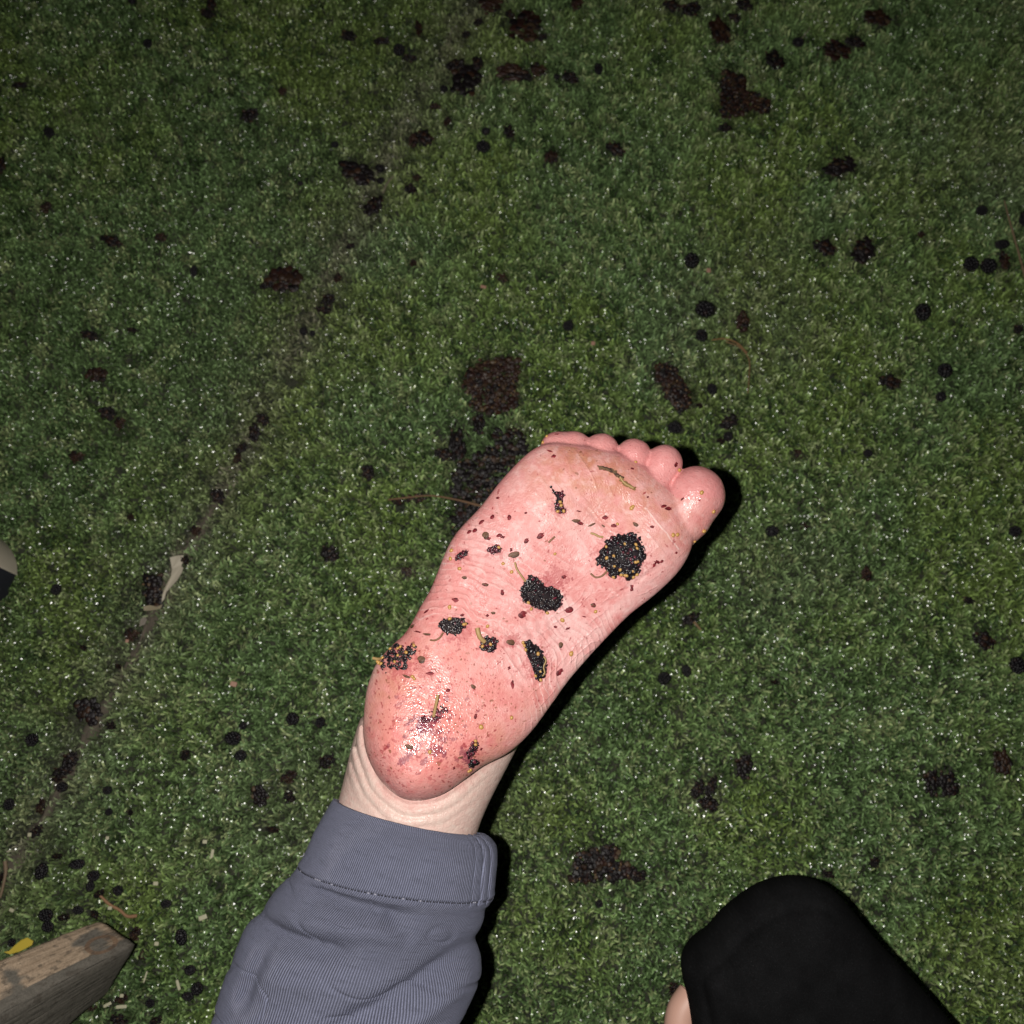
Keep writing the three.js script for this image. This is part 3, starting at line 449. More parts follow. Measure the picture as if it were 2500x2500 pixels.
  for (let t = 0.01; t < 0.1; t += 0.02) ts.push([t, 0.5]); for (let t = 0.1; t < 10.5; t += 0.03) ts.push([t, 0]); for (let t = 10.5; t <= 14; t += 0.12) ts.push([t, 0]);
  const tw = 64, cloth = (i, j, o) => {
    const k = (i + j * 0.12) % 16 / 16, rib = 0.5 + 0.5 * Math.cos(k * 6.283), th = 0.5 + 0.5 * Math.cos((j / 8 + Math.floor((i + j * 0.12) / 16) * 0.5) * 6.283), n = noise2(i / 2, j / 2, 90); return [rib, th, n, o];
  };
  const colorT = dataTex(256, 256, (i, j, o) => { const [rib, th, n] = cloth(i, j, o), f = fbm2(i / 3, j / 9, 91, 3), k = mix(0.30, 1.30, rib * (0.75 + 0.25 * th)) * (0.7 + 0.6 * f); o[0] = 0.215 * k; o[1] = 0.230 * k; o[2] = 0.335 * k; if (n > 0.965) { o[0] = 0.42; o[1] = 0.42; o[2] = 0.48; } const wv = 0.85 + 0.3 * fbm2(i / 60, j / 60, 92, 3); o[0] *= wv; o[1] *= wv; o[2] *= wv; }, true);
  const bumpT = dataTex(256, 256, (i, j, o) => { const [rib, th] = cloth(i, j, o); o[0] = o[1] = o[2] = 0.15 + 0.6 * rib * (0.7 + 0.3 * th); }, false);
  colorT.repeat.set(17 / 150, 6.4); bumpT.repeat.copy(colorT.repeat);
  const mat = new THREE.MeshPhysicalMaterial({ map: colorT, bumpMap: bumpT, bumpScale: 0.0010, roughness: 0.9, sheen: 0.25, sheenRoughness: 0.5, sheenColor: lin(0.5, 0.5, 0.6), side: THREE.DoubleSide });
  let acc = 0; const yy = ts.map(([t], i) => { if (i) acc += Math.abs(t - ts[i - 1][0]) * 0.36; return acc; });
  person.add(mesh(sheet(ts, i => yy[i] * 1.0), mat, 'trouser_leg'));
  const thread = new THREE.MeshStandardMaterial({ roughness: 0.7, vertexColors: true }), parts = [], r = rng(33);
  for (let a = 0.0; a < Math.PI; a += 0.034) {
    const p = new V3(...surf(3.0, a)), q = new V3(...surf(3.0, a + 0.021)), m = p.clone().add(q).multiplyScalar(0.5), n = new V3(...surf(3.0, a, -10)).sub(new V3(...surf(3.0, a))).normalize(), d = q.clone().sub(p), L = d.length();
    const g = blob([L * 0.52, 0.00028, 0.00042], 1); setColor(g, r() < 0.2 ? [0.3, 0.3, 0.36] : [0.012, 0.012, 0.02]);
    g.applyMatrix4(new THREE.Matrix4().makeBasis(d.normalize(), n, new V3().crossVectors(d, n)).setPosition(m.addScaledVector(n, 0.0004))); parts.push(g);
  }
  person.add(mesh(mergeGeometries(parts), thread, 'hem_stitching'));
  // loose thread ends at the cuff corner
  const ends = [[1194, 2205, 1203, 2196], [1199, 2210, 1192, 2216], [726, 2112, 729, 2104]].map(([a, b, c, d]) => { const w = a > 1000 ? -70 : -70, P = (x, y, k) => new V3((x - 1250) * S0 - ANK.x, -(y - 1250) * S0 - ANK.y, -Z0 + (w + k) * S0 - ANK.z); return new THREE.TubeGeometry(new THREE.CatmullRomCurve3([P(a - 6, b, 10), P((a + c) / 2 + 2, (b + d) / 2, 12), P(c, d, 6)]), 8, 0.0002, 4); });
  const endMat = new THREE.MeshStandardMaterial({ color: lin(0.4, 0.4, 0.46), roughness: 0.8 }); for (const e of ends) person.add(mesh(e, endMat, 'loose_thread'));
}
console.log('trousers done');

// ------------------------------------------------------------------ black clothed limb at the edge, a sliver of skin beside it
{
  const ZB = 0.60, sB = ZB / FOC, base = new V3((1960 - 1250) * sB, -(2560 - 1250) * sB, -ZB - 0.03);
  const o = put(new THREE.Group(), 'person'); o.quaternion.copy(Q); o.position.copy(toWorld(base));
  tag(o, 'second limb in plain matte black cloth with a rounded end and bare skin beside it', 'person');
  const out = closedCurve([[1690, 2500], [1680, 2440], [1668, 2390], [1666, 2350], [1688, 2313], [1728, 2283], [1760, 2245], [1800, 2210], [1850, 2176], [1920, 2153], [1985, 2152], [2040, 2178], [2090, 2233], [2140, 2293], [2200, 2357], [2262, 2425], [2328, 2500], [2480, 2680], [2500, 2900], [2300, 3000], [1900, 3000], [1730, 2860], [1705, 2650]], 200);
  const st = 9, x0 = 1620, y0 = 2110, w0 = -230, nx = 110, ny = 106, nz = 46, D = distGrid(out, x0 - 20, y0 - 20, x0 + nx * st + 20, y0 + ny * st + 20, 6), f = new Float32Array(nx * ny * nz);
  for (let k = 0; k < nz; k++) for (let j = 0; j < ny; j++) for (let i = 0; i < nx; i++) {
    const x = x0 + i * st, y = y0 + j * st, w = w0 + k * st, d = D(x, y), R = 150, a = Math.max(d + R, 0) / R;
    let b = 14 * (fbm2(x / 120, y / 120, 95, 3) - 0.5) - 13 * Math.exp(-(((d + 36) / 7) ** 2)) * smooth(2040, 1960, x) + 5 * smooth(-34, -48, d) * smooth(2040, 1960, x);
    const ww = w - b; f[(k * ny + j) * nx + i] = (Math.hypot(a, ww / (ww > 0 ? 130 : 180)) - 1) * 130;
  }
  const g = surfaceNets(nx, ny, nz, f, (a, b, c, q, uv, n) => { const x = x0 + a * st, y = y0 + b * st, w = w0 + c * st; q[0] = (x - 1250) * sB - base.x; q[1] = -(y - 1250) * sB - base.y; q[2] = -ZB + w * sB - base.z; uv[n * 2] = x / 500; uv[n * 2 + 1] = y / 500; });
  const lint = dataTex(512, 512, (i, j, q) => { const n = fbm2(i / 40, j / 40, 97, 4), s = noise2(i / 1.6, j / 1.6, 98), k = (0.75 + 0.8 * n) * (s > 0.9 ? 1.9 : 0.8 + 0.5 * s); q[0] = 0.0062 * k; q[1] = 0.0063 * k; q[2] = 0.0068 * k; if (s > 0.992) q[0] = q[1] = q[2] = 0.045; }, true);
  o.add(mesh(g, new THREE.MeshPhysicalMaterial({ map: lint, roughness: 1, specularIntensity: 0.1 }), 'black_cloth'));
  const sk = new THREE.TubeGeometry(new THREE.CatmullRomCurve3([[1705, 2462, -70], [1676, 2500, -60], [1668, 2560, -50], [1690, 2680, -50], [1760, 2780, -60]].map(([x, y, w]) => new V3((x - 1250) * sB - base.x, -(y - 1250) * sB - base.y, -ZB + w * sB - base.z))), 40, 0.0095, 20);
  o.add(mesh(sk, new THREE.MeshPhysicalMaterial({ color: lin(0.62, 0.37, 0.29), roughness: 0.5 }), 'bare_skin'));
}

// ------------------------------------------------------------------ dark shoe with a cream toe, mostly off to the side
{
  const c = onGround(-330, 1400, 0), tip = onGround(24, 1396, 0.02), d = tip.clone().sub(c).setY(0); const Lh = d.length(), g0 = new THREE.Group();
  put(g0, 'shoe'); g0.position.set(c.x, 0.007, c.z); g0.rotation.y = Math.atan2(-d.z, d.x); tag(g0, 'dark navy shoe with a cream toe cap at the edge of the turf', 'shoe');
  const half = x => 0.046 * Math.pow(Math.max(0, 1 - Math.pow(Math.abs(x) / Lh, x < 0 ? 5 : 2.6)), 0.5) * (0.86 + 0.14 * x / Lh);
  const shell = (x0, x1, y0, top, s, a0 = 0, a1 = Math.PI) => { // half tubes along the shoe
    const pos = [], idx = [], N = 40, M = 28; for (let i = 0; i <= N; i++) { const x = mix(x0, x1, i / N) * Lh, h = half(x); for (let j = 0; j <= M; j++) { const a = mix(a0, a1, j / M), cc = Math.cos(a), ss = Math.sin(a); pos.push(x, y0 + Math.pow(ss, 0.7) * top(x) * (h > 0.004 ? 1 : h / 0.004), Math.sign(cc) * Math.pow(Math.abs(cc), 0.75) * h * s); } }
    for (let i = 0; i < N; i++) for (let j = 0; j < M; j++) { const p = i * (M + 1) + j, q = p + M + 1; idx.push(p, q, p + 1, q, q + 1, p + 1); }
    const g = new THREE.BufferGeometry(); g.setAttribute('position', new THREE.Float32BufferAttribute(pos, 3)); g.setIndex(idx); g.computeVertexNormals(); return g;
  };
  const top = x => 0.038 + 0.03 * smooth(0.3, -0.8, x / Lh);
  const navy = new THREE.MeshStandardMaterial({ color: lin(0.014, 0.016, 0.024), roughness: 0.8, side: THREE.DoubleSide }), cream = new THREE.MeshStandardMaterial({ color: lin(0.74, 0.66, 0.54), roughness: 0.55, side: THREE.DoubleSide });
  g0.add(mesh(shell(-1, 1, 0.002, x => top(x) + 0.012, 1.06), navy, 'upper'));
  g0.add(mesh(shell(0.62, 1.012, 0.0, x => top(x) + 0.018, 1.12, 1.5, Math.PI), cream, 'toe_cap'));
  const sh = new THREE.Shape(); for (let i = 0; i <= 80; i++) { const a = i / 80 * 6.2832, x = Math.cos(a) * Lh * 0.955, z = Math.sign(Math.sin(a)) * half(x) * 0.9; i ? sh.lineTo(x, z) : sh.moveTo(x, z); }
  g0.add(mesh(new THREE.ExtrudeGeometry(sh, { depth: 0.014, bevelEnabled: true, bevelSize: 0.0015, bevelThickness: 0.0015, bevelSegments: 2 }).rotateX(-Math.PI / 2), navy, 'sole'));
}

// ------------------------------------------------------------------ wooden beam, one end on the turf, rising out of sight
{
  const near = [onGround(248, 2242, 0.040), onGround(338, 2304, 0.042), onGround(262, 2428, 0.006), onGround(205, 2372, 0.003)];
  const far = [onGround(-260, 2445, 0.150), onGround(-270, 2624, 0.155), onGround(-140, 2760, 0.095), onGround(-250, 2620, 0.08)];
  const base = near[3].clone(), NL = 90, NA = 14, r0 = 0.12, pos = [], uv = [], idx = [];
  // ring of points round a four-cornered section with eased corners
  const ring = []; for (let k = 0; k < 4; k++) for (let i = 0; i < NA; i++) ring.push([k, i / NA]);
  const per = (P, k, f) => { const A = P[k], B = P[(k + 1) % 4], Z = P[(k + 3) % 4], N = P[(k + 2) % 4], p = A.clone().lerp(B, f); if (f < r0) p.lerp(Z.clone().lerp(A, 1), 0).addScaledVector(Z.clone().sub(A), 0.035 * (1 - f / r0) ** 2); if (f > 1 - r0) p.addScaledVector(N.clone().sub(B), 0.035 * ((f - 1 + r0) / r0) ** 2); return p; };
  for (let j = 0; j <= NL; j++) {
    const t = j / NL, P = near.map((n, i) => n.clone().lerp(far[i], t)), c = P.reduce((a, p) => a.add(p), new V3()).multiplyScalar(0.25);
    ring.concat([[0, 0]]).forEach(([k, f], m) => {
      const p = per(P, k, f), q = p.clone().sub(c), n = fbm2(m * 0.35, t * 9, 121, 3) - 0.5; p.addScaledVector(q, 0.07 * n - (t < 0.02 ? 0.05 : 0));
      pos.push(p.x - base.x, p.y - base.y, p.z - base.z); uv.push(m / ring.length, t);
    });
  }
  const M = ring.length + 1; for (let j = 0; j < NL; j++) for (let m = 0; m < M - 1; m++) { const a = j * M + m, b = a + M; idx.push(a, b, a + 1, a + 1, b, b + 1); }
  for (const [j, P] of [[0, near], [NL, far]]) { const c = pos.length / 3, q = P.reduce((a, p) => a.add(p), new V3()).multiplyScalar(0.25).sub(base); pos.push(q.x, q.y, q.z); uv.push(0.5, j ? 1 : 0); for (let m = 0; m < M - 1; m++) idx.push(c, j * M + m, j * M + m + 1); }
  const g = new THREE.BufferGeometry(); g.setAttribute('position', new THREE.Float32BufferAttribute(pos, 3)); g.setAttribute('uv', new THREE.Float32BufferAttribute(uv, 2)); g.setIndex(idx); g.computeVertexNormals();
  const wood = dataTex(512, 1024, (i, j, o) => {        // across: worn tan face, then the grey weathered face
    const x = i / 512 * 180, y = j / 1024 * 260, kn = Math.hypot((x - 27) / 9, (y - 30) / 17), kn2 = Math.hypot((x - 24) / 8, (y - 12) / 10), wrp = 9 * Math.exp(-kn * kn * 0.5) + 5 * noise2(x / 50, y / 90, 111);
    const gr = 0.5 + 0.5 * Math.sin((x + wrp * 2.2 + 2 * noise2(x / 4, y / 40, 112)) * 0.9), f = noise2(x / 0.7, y / 22, 113), n = fbm2(x / 16, y / 34, 114, 4);
    let c = mix3([0.33, 0.24, 0.165], [0.55, 0.42, 0.30], clamp(0.4 * gr + 0.35 * f + 0.4 * n - 0.12));
    const grey = x > 38 && x < 140 ? 0.5 : x > 33 ? 0.22 : -0.08;
    c = mix3(c, [0.135, 0.128, 0.112], smooth(0.44, 0.62, n + grey * (0.7 + 0.6 * noise2(x / 6, y / 12, 119))) * 0.92);
    if (kn > 0.8 && kn < 1.15) c = mix3(c, [0.20, 0.11, 0.06], 0.65); else if (kn2 < 1.1) c = mix3(c, [0.20, 0.14, 0.10], 0.5);
    c = mix3(c, [0.09, 0.075, 0.06], smooth(0.64, 0.74, fbm2(x / 4, y / 9, 116, 3)) * 0.55);
    const sp = 0.8 + 0.4 * noise2(x / 0.8, y / 1.2, 117); o[0] = c[0] * sp; o[1] = c[1] * sp; o[2] = c[2] * sp;
  }, true);
  const bump = dataTex(256, 512, (i, j, o) => { const x = i / 256 * 180, y = j / 512 * 260; o[0] = o[1] = o[2] = 0.5 + 0.4 * (noise2(x / 0.9, y / 24, 113) - 0.5) + 0.35 * (fbm2(x / 5, y / 10, 118, 3) - 0.5); }, false);
  const beam = put(mesh(g, new THREE.MeshStandardMaterial({ map: wood, bumpMap: bump, bumpScale: 0.0016, roughness: 0.92, side: THREE.DoubleSide }), 'timber'), 'timber_piece');
  beam.position.copy(base); tag(beam, 'weathered tan and grey wooden beam end resting on the turf beside the yellow petal', 'timber');
}

// ------------------------------------------------------------------ berries on the turf
const berryMat = new THREE.MeshPhysicalMaterial({ vertexColors: true, roughness: 0.42, specularIntensity: 0.8 });
const pulpMat = new THREE.MeshPhysicalMaterial({ vertexColors: true, roughness: 0.5, specularIntensity: 0.8 });
function wholeBerry(seed) {                            // drupelets packed round a core, one long axis along x, one unit long
  const r = rng(seed), parts = [], n = 46; parts.push(setColor(blob([0.40, 0.26, 0.28], 1), [0.006, 0.004, 0.006]));
  for (let i = 0; i < n; i++) {
    const t = 1 - 2 * (i + 0.5) / n, a = i * 2.39996 + r() * 0.3, q = Math.sqrt(1 - t * t), s = 0.085 + 0.03 * r();
    const g = blob([s, s * 0.95, s], 1); g.translate(t * 0.40, Math.cos(a) * q * 0.27, Math.sin(a) * q * 0.29);
    const k = 0.7 + 0.7 * r(); setColor(g, r() < 0.12 ? [0.014 * k, 0.005 * k, 0.006 * k] : [0.006 * k, 0.005 * k, 0.007 * k]); parts.push(g);
  }
  return mergeGeometries(parts);
}
function crushedPatch(seed, inside, area, red, scale, flat = 1) {  // pulp beads, skins and seeds pressed flat: inside(r) gives a point in it
  const r = rng(seed), parts = [], n = Math.round(clamp(area / (scale * scale * 1.1), 14, 520));
  for (let i = 0; i < n; i++) {
    const [x, z, e] = inside(r), s = scale * (0.55 + 0.75 * r()), g = blob([s * (0.9 + 0.8 * r()), s * (0.35 + 0.5 * r()) * flat, s * (0.9 + 0.5 * r())], n > 160 ? 0 : 1);
    g.rotateY(r() * 6.3); g.rotateX((r() - 0.5) * 0.9); g.translate(x, (1 - e) * scale * 1.5 * flat + (r() - 0.3) * scale, z);
    const k = 0.5 + 0.9 * r(), t = r(); let c = [0.008, 0.005, 0.006];
    if (t < red * 0.6) c = [0.036, 0.016, 0.008]; else if (t < red) c = [0.024, 0.008, 0.006]; else if (t > 0.95) c = [0.07, 0.045, 0.024];
    parts.push(setColor(g, c.map(q => q * k)));
  }
  for (let i = 0; i < n * 0.06 * (0.3 + red); i++) { const [x, z] = inside(r), g = blob([0.0010, 0.0006, 0.0007], 1); g.rotateY(r() * 6); g.translate(x, scale * 1.6 * flat, z); parts.push(setColor(g, [0.16, 0.10, 0.045])); }
  const g = mergeGeometries(parts.map(p => p.index ? p.toNonIndexed() : p)); return g;
}
{
  const whole = [0, 1, 2, 3, 4].map(i => wholeBerry(200 + i)), r = rng(301);
  const small = [0, 1, 2, 3, 4, 5, 6, 7, 8, 9, 10, 11].map(i => { // ready-made crushed berries of one unit, pulp ratio by kind
    const red = i < 6 ? 0.12 : 0.7, ph = r() * 6, k1 = 0.15 + 0.2 * r(), k2 = 0.1 + 0.2 * r(), rad = a => 0.44 * (1 + k1 * Math.sin(2 * a + ph) + k2 * Math.sin(5 * a + ph * 2) * 0.6 + 0.12 * Math.sin(9 * a + ph));
    return crushedPatch(400 + i, q => { const a = q() * 6.283, e = Math.sqrt(q()); return [Math.cos(a) * e * rad(a), Math.sin(a) * e * rad(a), e]; }, 0.62, red, 0.085, 0.9);
  });
  const groups = {
    w: ['whole black mulberry lying on the turf', 'whole mulberries scattered over the turf', 'mulberry'],
    c: ['small crushed black mulberry pressed into the turf', 'crushed black mulberries scattered over the turf', 'crushed_mulberry'],
    r: ['small crushed mulberry of reddish brown pulp on the turf', 'reddish brown crushed mulberries on the turf', 'crushed_mulberry'],
    f: ['faint flattened brown berry skin sunk deep in the turf', 'faint flattened berry skins in the turf', 'berry_skin'],
  };
  const marks = [['beside the wooden beam', 300, 2330, 0.075], ['close to the cream dry leaf', 425, 1410, 0.05], ['along the sandy seam', 0, 0, 0.022], ['by the long tan stalk', 2480, 590, 0.05], ['near the curved orange stalk', 1800, 850, 0.045], ['next to the wide wet patch', 1160, 1180, 0.08], ['just beyond the toes', 1600, 1010, 0.07], ['beside the trouser leg', 620, 2100, 0.10], ['beside the dark navy shoe', 20, 1400, 0.08], ['near the black clothed limb', 1850, 2250, 0.12], ['beside the arch of the foot', 1650, 1620, 0.08], ['near the triangular smear', 1815, 240, 0.085], ['near the heel of the foot', 780, 1750, 0.06]];
  const where = p => { for (const [w, x, y, d] of marks) { if (w === 'along the sandy seam') { if (Math.abs(polylineDist(seam, p.x, p.z)) < d && p.z > -0.6) return w; continue; } const q = onGround(x, y, 0.008); if (Math.hypot(q.x - p.x, q.z - p.z) < d) return w; } return polylineDist(seam, p.x, p.z) > 0 ? 'on the open darker sheet' : 'on the open wide sheet'; };
  for (const l of lying) {
    let [label, group, name] = groups[l.k]; label += ' ' + where(l.p); const a = l.a ?? (r() - 0.5) * 0.5, wide = l.w >= l.h;
    const m = put(mesh(l.k === 'w' ? whole[Math.floor(r() * 5)] : small[(l.k === 'c' ? 0 : 6) + Math.floor(r() * 6)], l.k === 'w' ? berryMat : pulpMat, name), name);
    if (l.k === 'w') { const long = Math.max(l.rw, l.rh) * 2.06, short = Math.min(l.rw, l.rh) * 2.06; m.scale.set(long, Math.min(short, long) * 1.25, short * 1.35); m.rotation.set((r() - 0.5) * 0.4, (wide ? 0 : Math.PI / 2) + a, (r() - 0.5) * 0.3); m.position.set(l.p.x, 0.0085 + short * 0.22, l.p.z); }
    else { const th = l.k === 'f' ? 0.010 : 0.017; m.scale.set(l.rw * 2.15, th, l.rh * 2.15); m.rotation.y = a; m.position.set(l.p.x, l.k === 'f' ? 0.0045 : 0.0085, l.p.z); }
    tag(m, label, name === 'mulberry' ? 'berry' : name === 'berry_skin' ? 'berry skin' : 'crushed berry', group);
  }
  smears.forEach((s, i) => {
    const xs = s.world.map(p => p[0]), zs = s.world.map(p => p[1]), x0 = Math.min(...xs), x1 = Math.max(...xs), z0 = Math.min(...zs), z1 = Math.max(...zs), cx = (x0 + x1) / 2, cz = (z0 + z1) / 2;
    const g = crushedPatch(600 + i, q => { for (let t = 0; t < 400; t++) { const x = mix(x0, x1, q()), z = mix(z0, z1, q()), d = polyDist(s.world, x, z) + 0.016 * (fbm2(x * 130, z * 130, 5, 3) - 0.5); if (d < 0) return [x - cx, z - cz, clamp(1 + d / 0.012)]; } return [0, 0, 1]; }, (x1 - x0) * (z1 - z0) * 0.75, s.red, s.wet ? 0.0019 : 0.0017, s.wet ? 0.75 : 1);
    const m = put(mesh(g, pulpMat, 'smear'), 'crushed_mulberry_smear'); m.position.set(cx, s.wet ? 0.0072 : 0.0085, cz); tag(m, s.label, 'crushed berry');
  });
}
console.log('berries done', lying.length);

// ------------------------------------------------------------------ stalks, leaves and bits on the turf
{
  const stalk = (pts, r0, r1, c, name, label, category, y = 0.0095, group) => {
    const P = pts.map(([x, y2, h]) => onGround(x, y2, y + (h ?? 0))), b = P[0].clone(), cv = new THREE.CatmullRomCurve3(P.map(p => p.sub(b))), N = 40, g = new THREE.TubeGeometry(cv, N, 1, 7), p = g.attributes.position, fr = cv.computeFrenetFrames ? null : null; void fr;
    for (let i = 0; i <= N; i++) { const q = cv.getPointAt(i / N), rad = mix(r0, r1, i / N) * (0.85 + 0.3 * noise2(i / 3, b.x * 90, 7)); for (let j = 0; j <= 7; j++) { const k = i * 8 + j; p.setXYZ(k, q.x + (p.getX(k) - q.x) * rad, q.y + (p.getY(k) - q.y) * rad, q.z + (p.getZ(k) - q.z) * rad); } }
    g.computeVertexNormals(); const m = put(mesh(g, new THREE.MeshStandardMaterial({ color: lin(...c), roughness: 0.75 }), name), name); m.position.copy(b); tag(m, label, category, group); return m;
  };
  stalk([[2452, 490], [2465, 540], [2482, 600], [2500, 665], [2520, 740]], 0.0007, 0.0012, [0.22, 0.155, 0.09], 'dry_stalk', 'long straight tan stalk lying near three black berries in a row', 'stalk');
  stalk([[1738, 830], [1768, 827], [1800, 838], [1824, 862]], 0.0006, 0.0008, [0.26, 0.14, 0.055], 'dry_stalk', 'curved orange brown stalk on the turf beyond the toes', 'stalk');
  stalk([[1772, 834], [1806, 848], [1828, 876], [1829, 915], [1826, 960]], 0.0006, 0.0005, [0.22, 0.13, 0.06], 'dry_stalk', 'thin bent brown stalk hooked over the curved orange one', 'stalk', 0.0115);
  stalk([[948, 1220], [1000, 1214], [1050, 1210], [1110, 1219], [1185, 1238]], 0.0006, 0.0010, [0.21, 0.12, 0.065], 'dry_stalk', 'brown berry stalk running from a dark catkin to the wide wet patch', 'stalk', 0.013);
  stalk([[245, 2187], [267, 2208], [292, 2222], [311, 2237], [333, 2236]], 0.0010, 0.0013, [0.36, 0.2, 0.11], 'dry_stalk', 'wavy orange tan twig lying next to the wooden beam', 'stalk');
  stalk([[12, 2102], [14, 2126], [8, 2160], [0, 2192]], 0.0016, 0.0008, [0.24, 0.17, 0.11], 'dry_stalk', 'short stub of tan stalk at the sandy end of the seam', 'stalk');
  stalk([[1978, 66], [1966, 84], [1950, 100]], 0.0004, 0.0008, [0.26, 0.24, 0.16], 'dry_stalk', 'tiny pale stalk on a whole berry, far out on the turf', 'stalk');
  stalk([[1694, 1518], [1703, 1528], [1711, 1538]], 0.0012, 0.0009, [0.24, 0.16, 0.08], 'dry_stalk', 'stubby tan stalk in a crushed berry by the arch of the foot', 'stalk', 0.012);
  stalk([[935, 470], [945, 448], [960, 430]], 0.0013, 0.0007, [0.20, 0.18, 0.12], 'dry_stalk', 'pale bent stalk between two crushed berries on the turf', 'stalk');
  // dark catkin
  { const parts = [], r = rng(71), b = onGround(990, 1216, 0.009); for (let i = 0; i < 60; i++) { const t = r(), q = onGround(950 + t * 88, 1222 - t * 8 + (r() - 0.5) * 20, 0.009 + 0.003 * r()).sub(b), g = blob([0.0012 + 0.0012 * r(), 0.0009, 0.001], 0); g.rotateY(r() * 6); g.translate(q.x, q.y, q.z); parts.push(setColor(g, r() < 0.3 ? [0.06, 0.022, 0.014] : [0.016, 0.009, 0.009])); } const m = put(mesh(mergeGeometries(parts), pulpMat, 'c'), 'berry_catkin'); m.position.copy(b); tag(m, 'thin dark dried catkin strewn along the turf beside the foot', 'catkin'); }
  const leaf = (px, y, c, name, label, lift = 0.002, curl = 0.15) => {           // a leaf with an edge, a bend and thickness
    const P = px.map(([x, yy]) => onGround(x, yy, y)), b = P.reduce((a, p) => a.add(p), new V3()).multiplyScalar(1 / P.length), sh = new THREE.Shape(P.map(p => new THREE.Vector2(p.x - b.x, -(p.z - b.z))));
    const g = new THREE.ExtrudeGeometry(sh, { depth: 0.0003, bevelEnabled: true, bevelSize: 0.0003, bevelThickness: 0.00015, bevelSegments: 1, curveSegments: 4 }).rotateX(-Math.PI / 2), q = g.attributes.position;
    for (let i = 0; i < q.count; i++) q.setY(i, q.getY(i) + curl * Math.abs(q.getX(i)) + lift * Math.sin(q.getZ(i) * 150)); g.computeVertexNormals();
    const m = put(mesh(g, new THREE.MeshStandardMaterial({ color: lin(...c), roughness: 0.6 }), name), name); m.position.copy(b); tag(m, label, 'leaf'); return m;
  };
  leaf([[415, 1361], [430, 1357], [446, 1356], [450, 1366], [442, 1376], [441, 1382], [446, 1386], [443, 1398], [434, 1416], [420, 1432], [407, 1447], [402, 1462], [396, 1470], [400, 1452], [410, 1428], [419, 1408], [420, 1388]], 0.011, [0.50, 0.45, 0.35], 'dry_leaf', 'cream dry leaf curled up at the sandy seam');
  leaf([[352, 1482], [366, 1478], [384, 1483], [396, 1476], [392, 1486], [370, 1490], [354, 1491]], 0.011, [0.34, 0.29, 0.19], 'dry_leaf', 'narrow torn strip of tan leaf below the dark berry clump');
  leaf([[344, 1512], [352, 1506], [358, 1512], [354, 1524], [342, 1530]], 0.009, [0.25, 0.22, 0.18], 'dry_leaf', 'small pale chip of leaf in the sandy seam');
  leaf([[78, 2306], [80, 2298], [66, 2290], [52, 2296], [38, 2308], [24, 2322], [12, 2324], [26, 2328], [48, 2322], [64, 2314]], 0.013, [0.62, 0.47, 0.045], 'yellow_petal', 'bright yellow petal lying beside the wooden beam', 0.001, 0.05);
  // pale slivers of cut fibre
  const sl = [[355, 2385, 4, 26, 0.2], [297, 2431, 9, 8, 0], [262, 2453, 20, 7, -0.5], [296, 2458, 26, 8, -0.1], [518, 2084, 7, 20, 0.1], [495, 2240, 20, 11, -0.4], [382, 2304, 11, 9, 0], [500, 2055, 11, 9, 0], [380, 2157, 12, 9, 0], [262, 2046, 8, 8, 0], [28, 2222, 11, 8, 0.4], [72, 2038, 9, 9, 0], [268, 2217, 10, 8, 0], [435, 2405, 7, 24, -0.4], [310, 1565, 8, 8, 0], [570, 1670, 16, 12, 0.2], [1180, 700, 14, 8, 0.2], [1730, 660, 10, 12, 0], [1448, 838, 10, 10, 0]];
  const slm = new THREE.MeshStandardMaterial({ color: lin(0.52, 0.50, 0.34), roughness: 0.5 }), pink = new THREE.MeshStandardMaterial({ color: lin(0.42, 0.24, 0.17), roughness: 0.6 }), chip = new RoundedBoxGeometry(1, 0.35, 1, 2, 0.15);
  sl.forEach(([x, y, w, h, a], i) => { const s = groundScale(x, y), p = onGround(x, y, 0.011), far = i >= 14, m = put(mesh(chip, far ? pink : slm, 'c'), far ? 'plant_fleck' : 'fibre_sliver'); m.scale.set(w * s, 0.0016, h * s); m.rotation.y = -a; m.position.copy(p); tag(m, far ? 'tiny pinkish fleck of plant matter on the turf' : 'pale yellow sliver of plant fibre on the turf near the wooden beam', far ? 'fleck' : 'sliver', far ? 'pinkish flecks on the turf' : 'pale slivers on the turf near the beam'); });
}

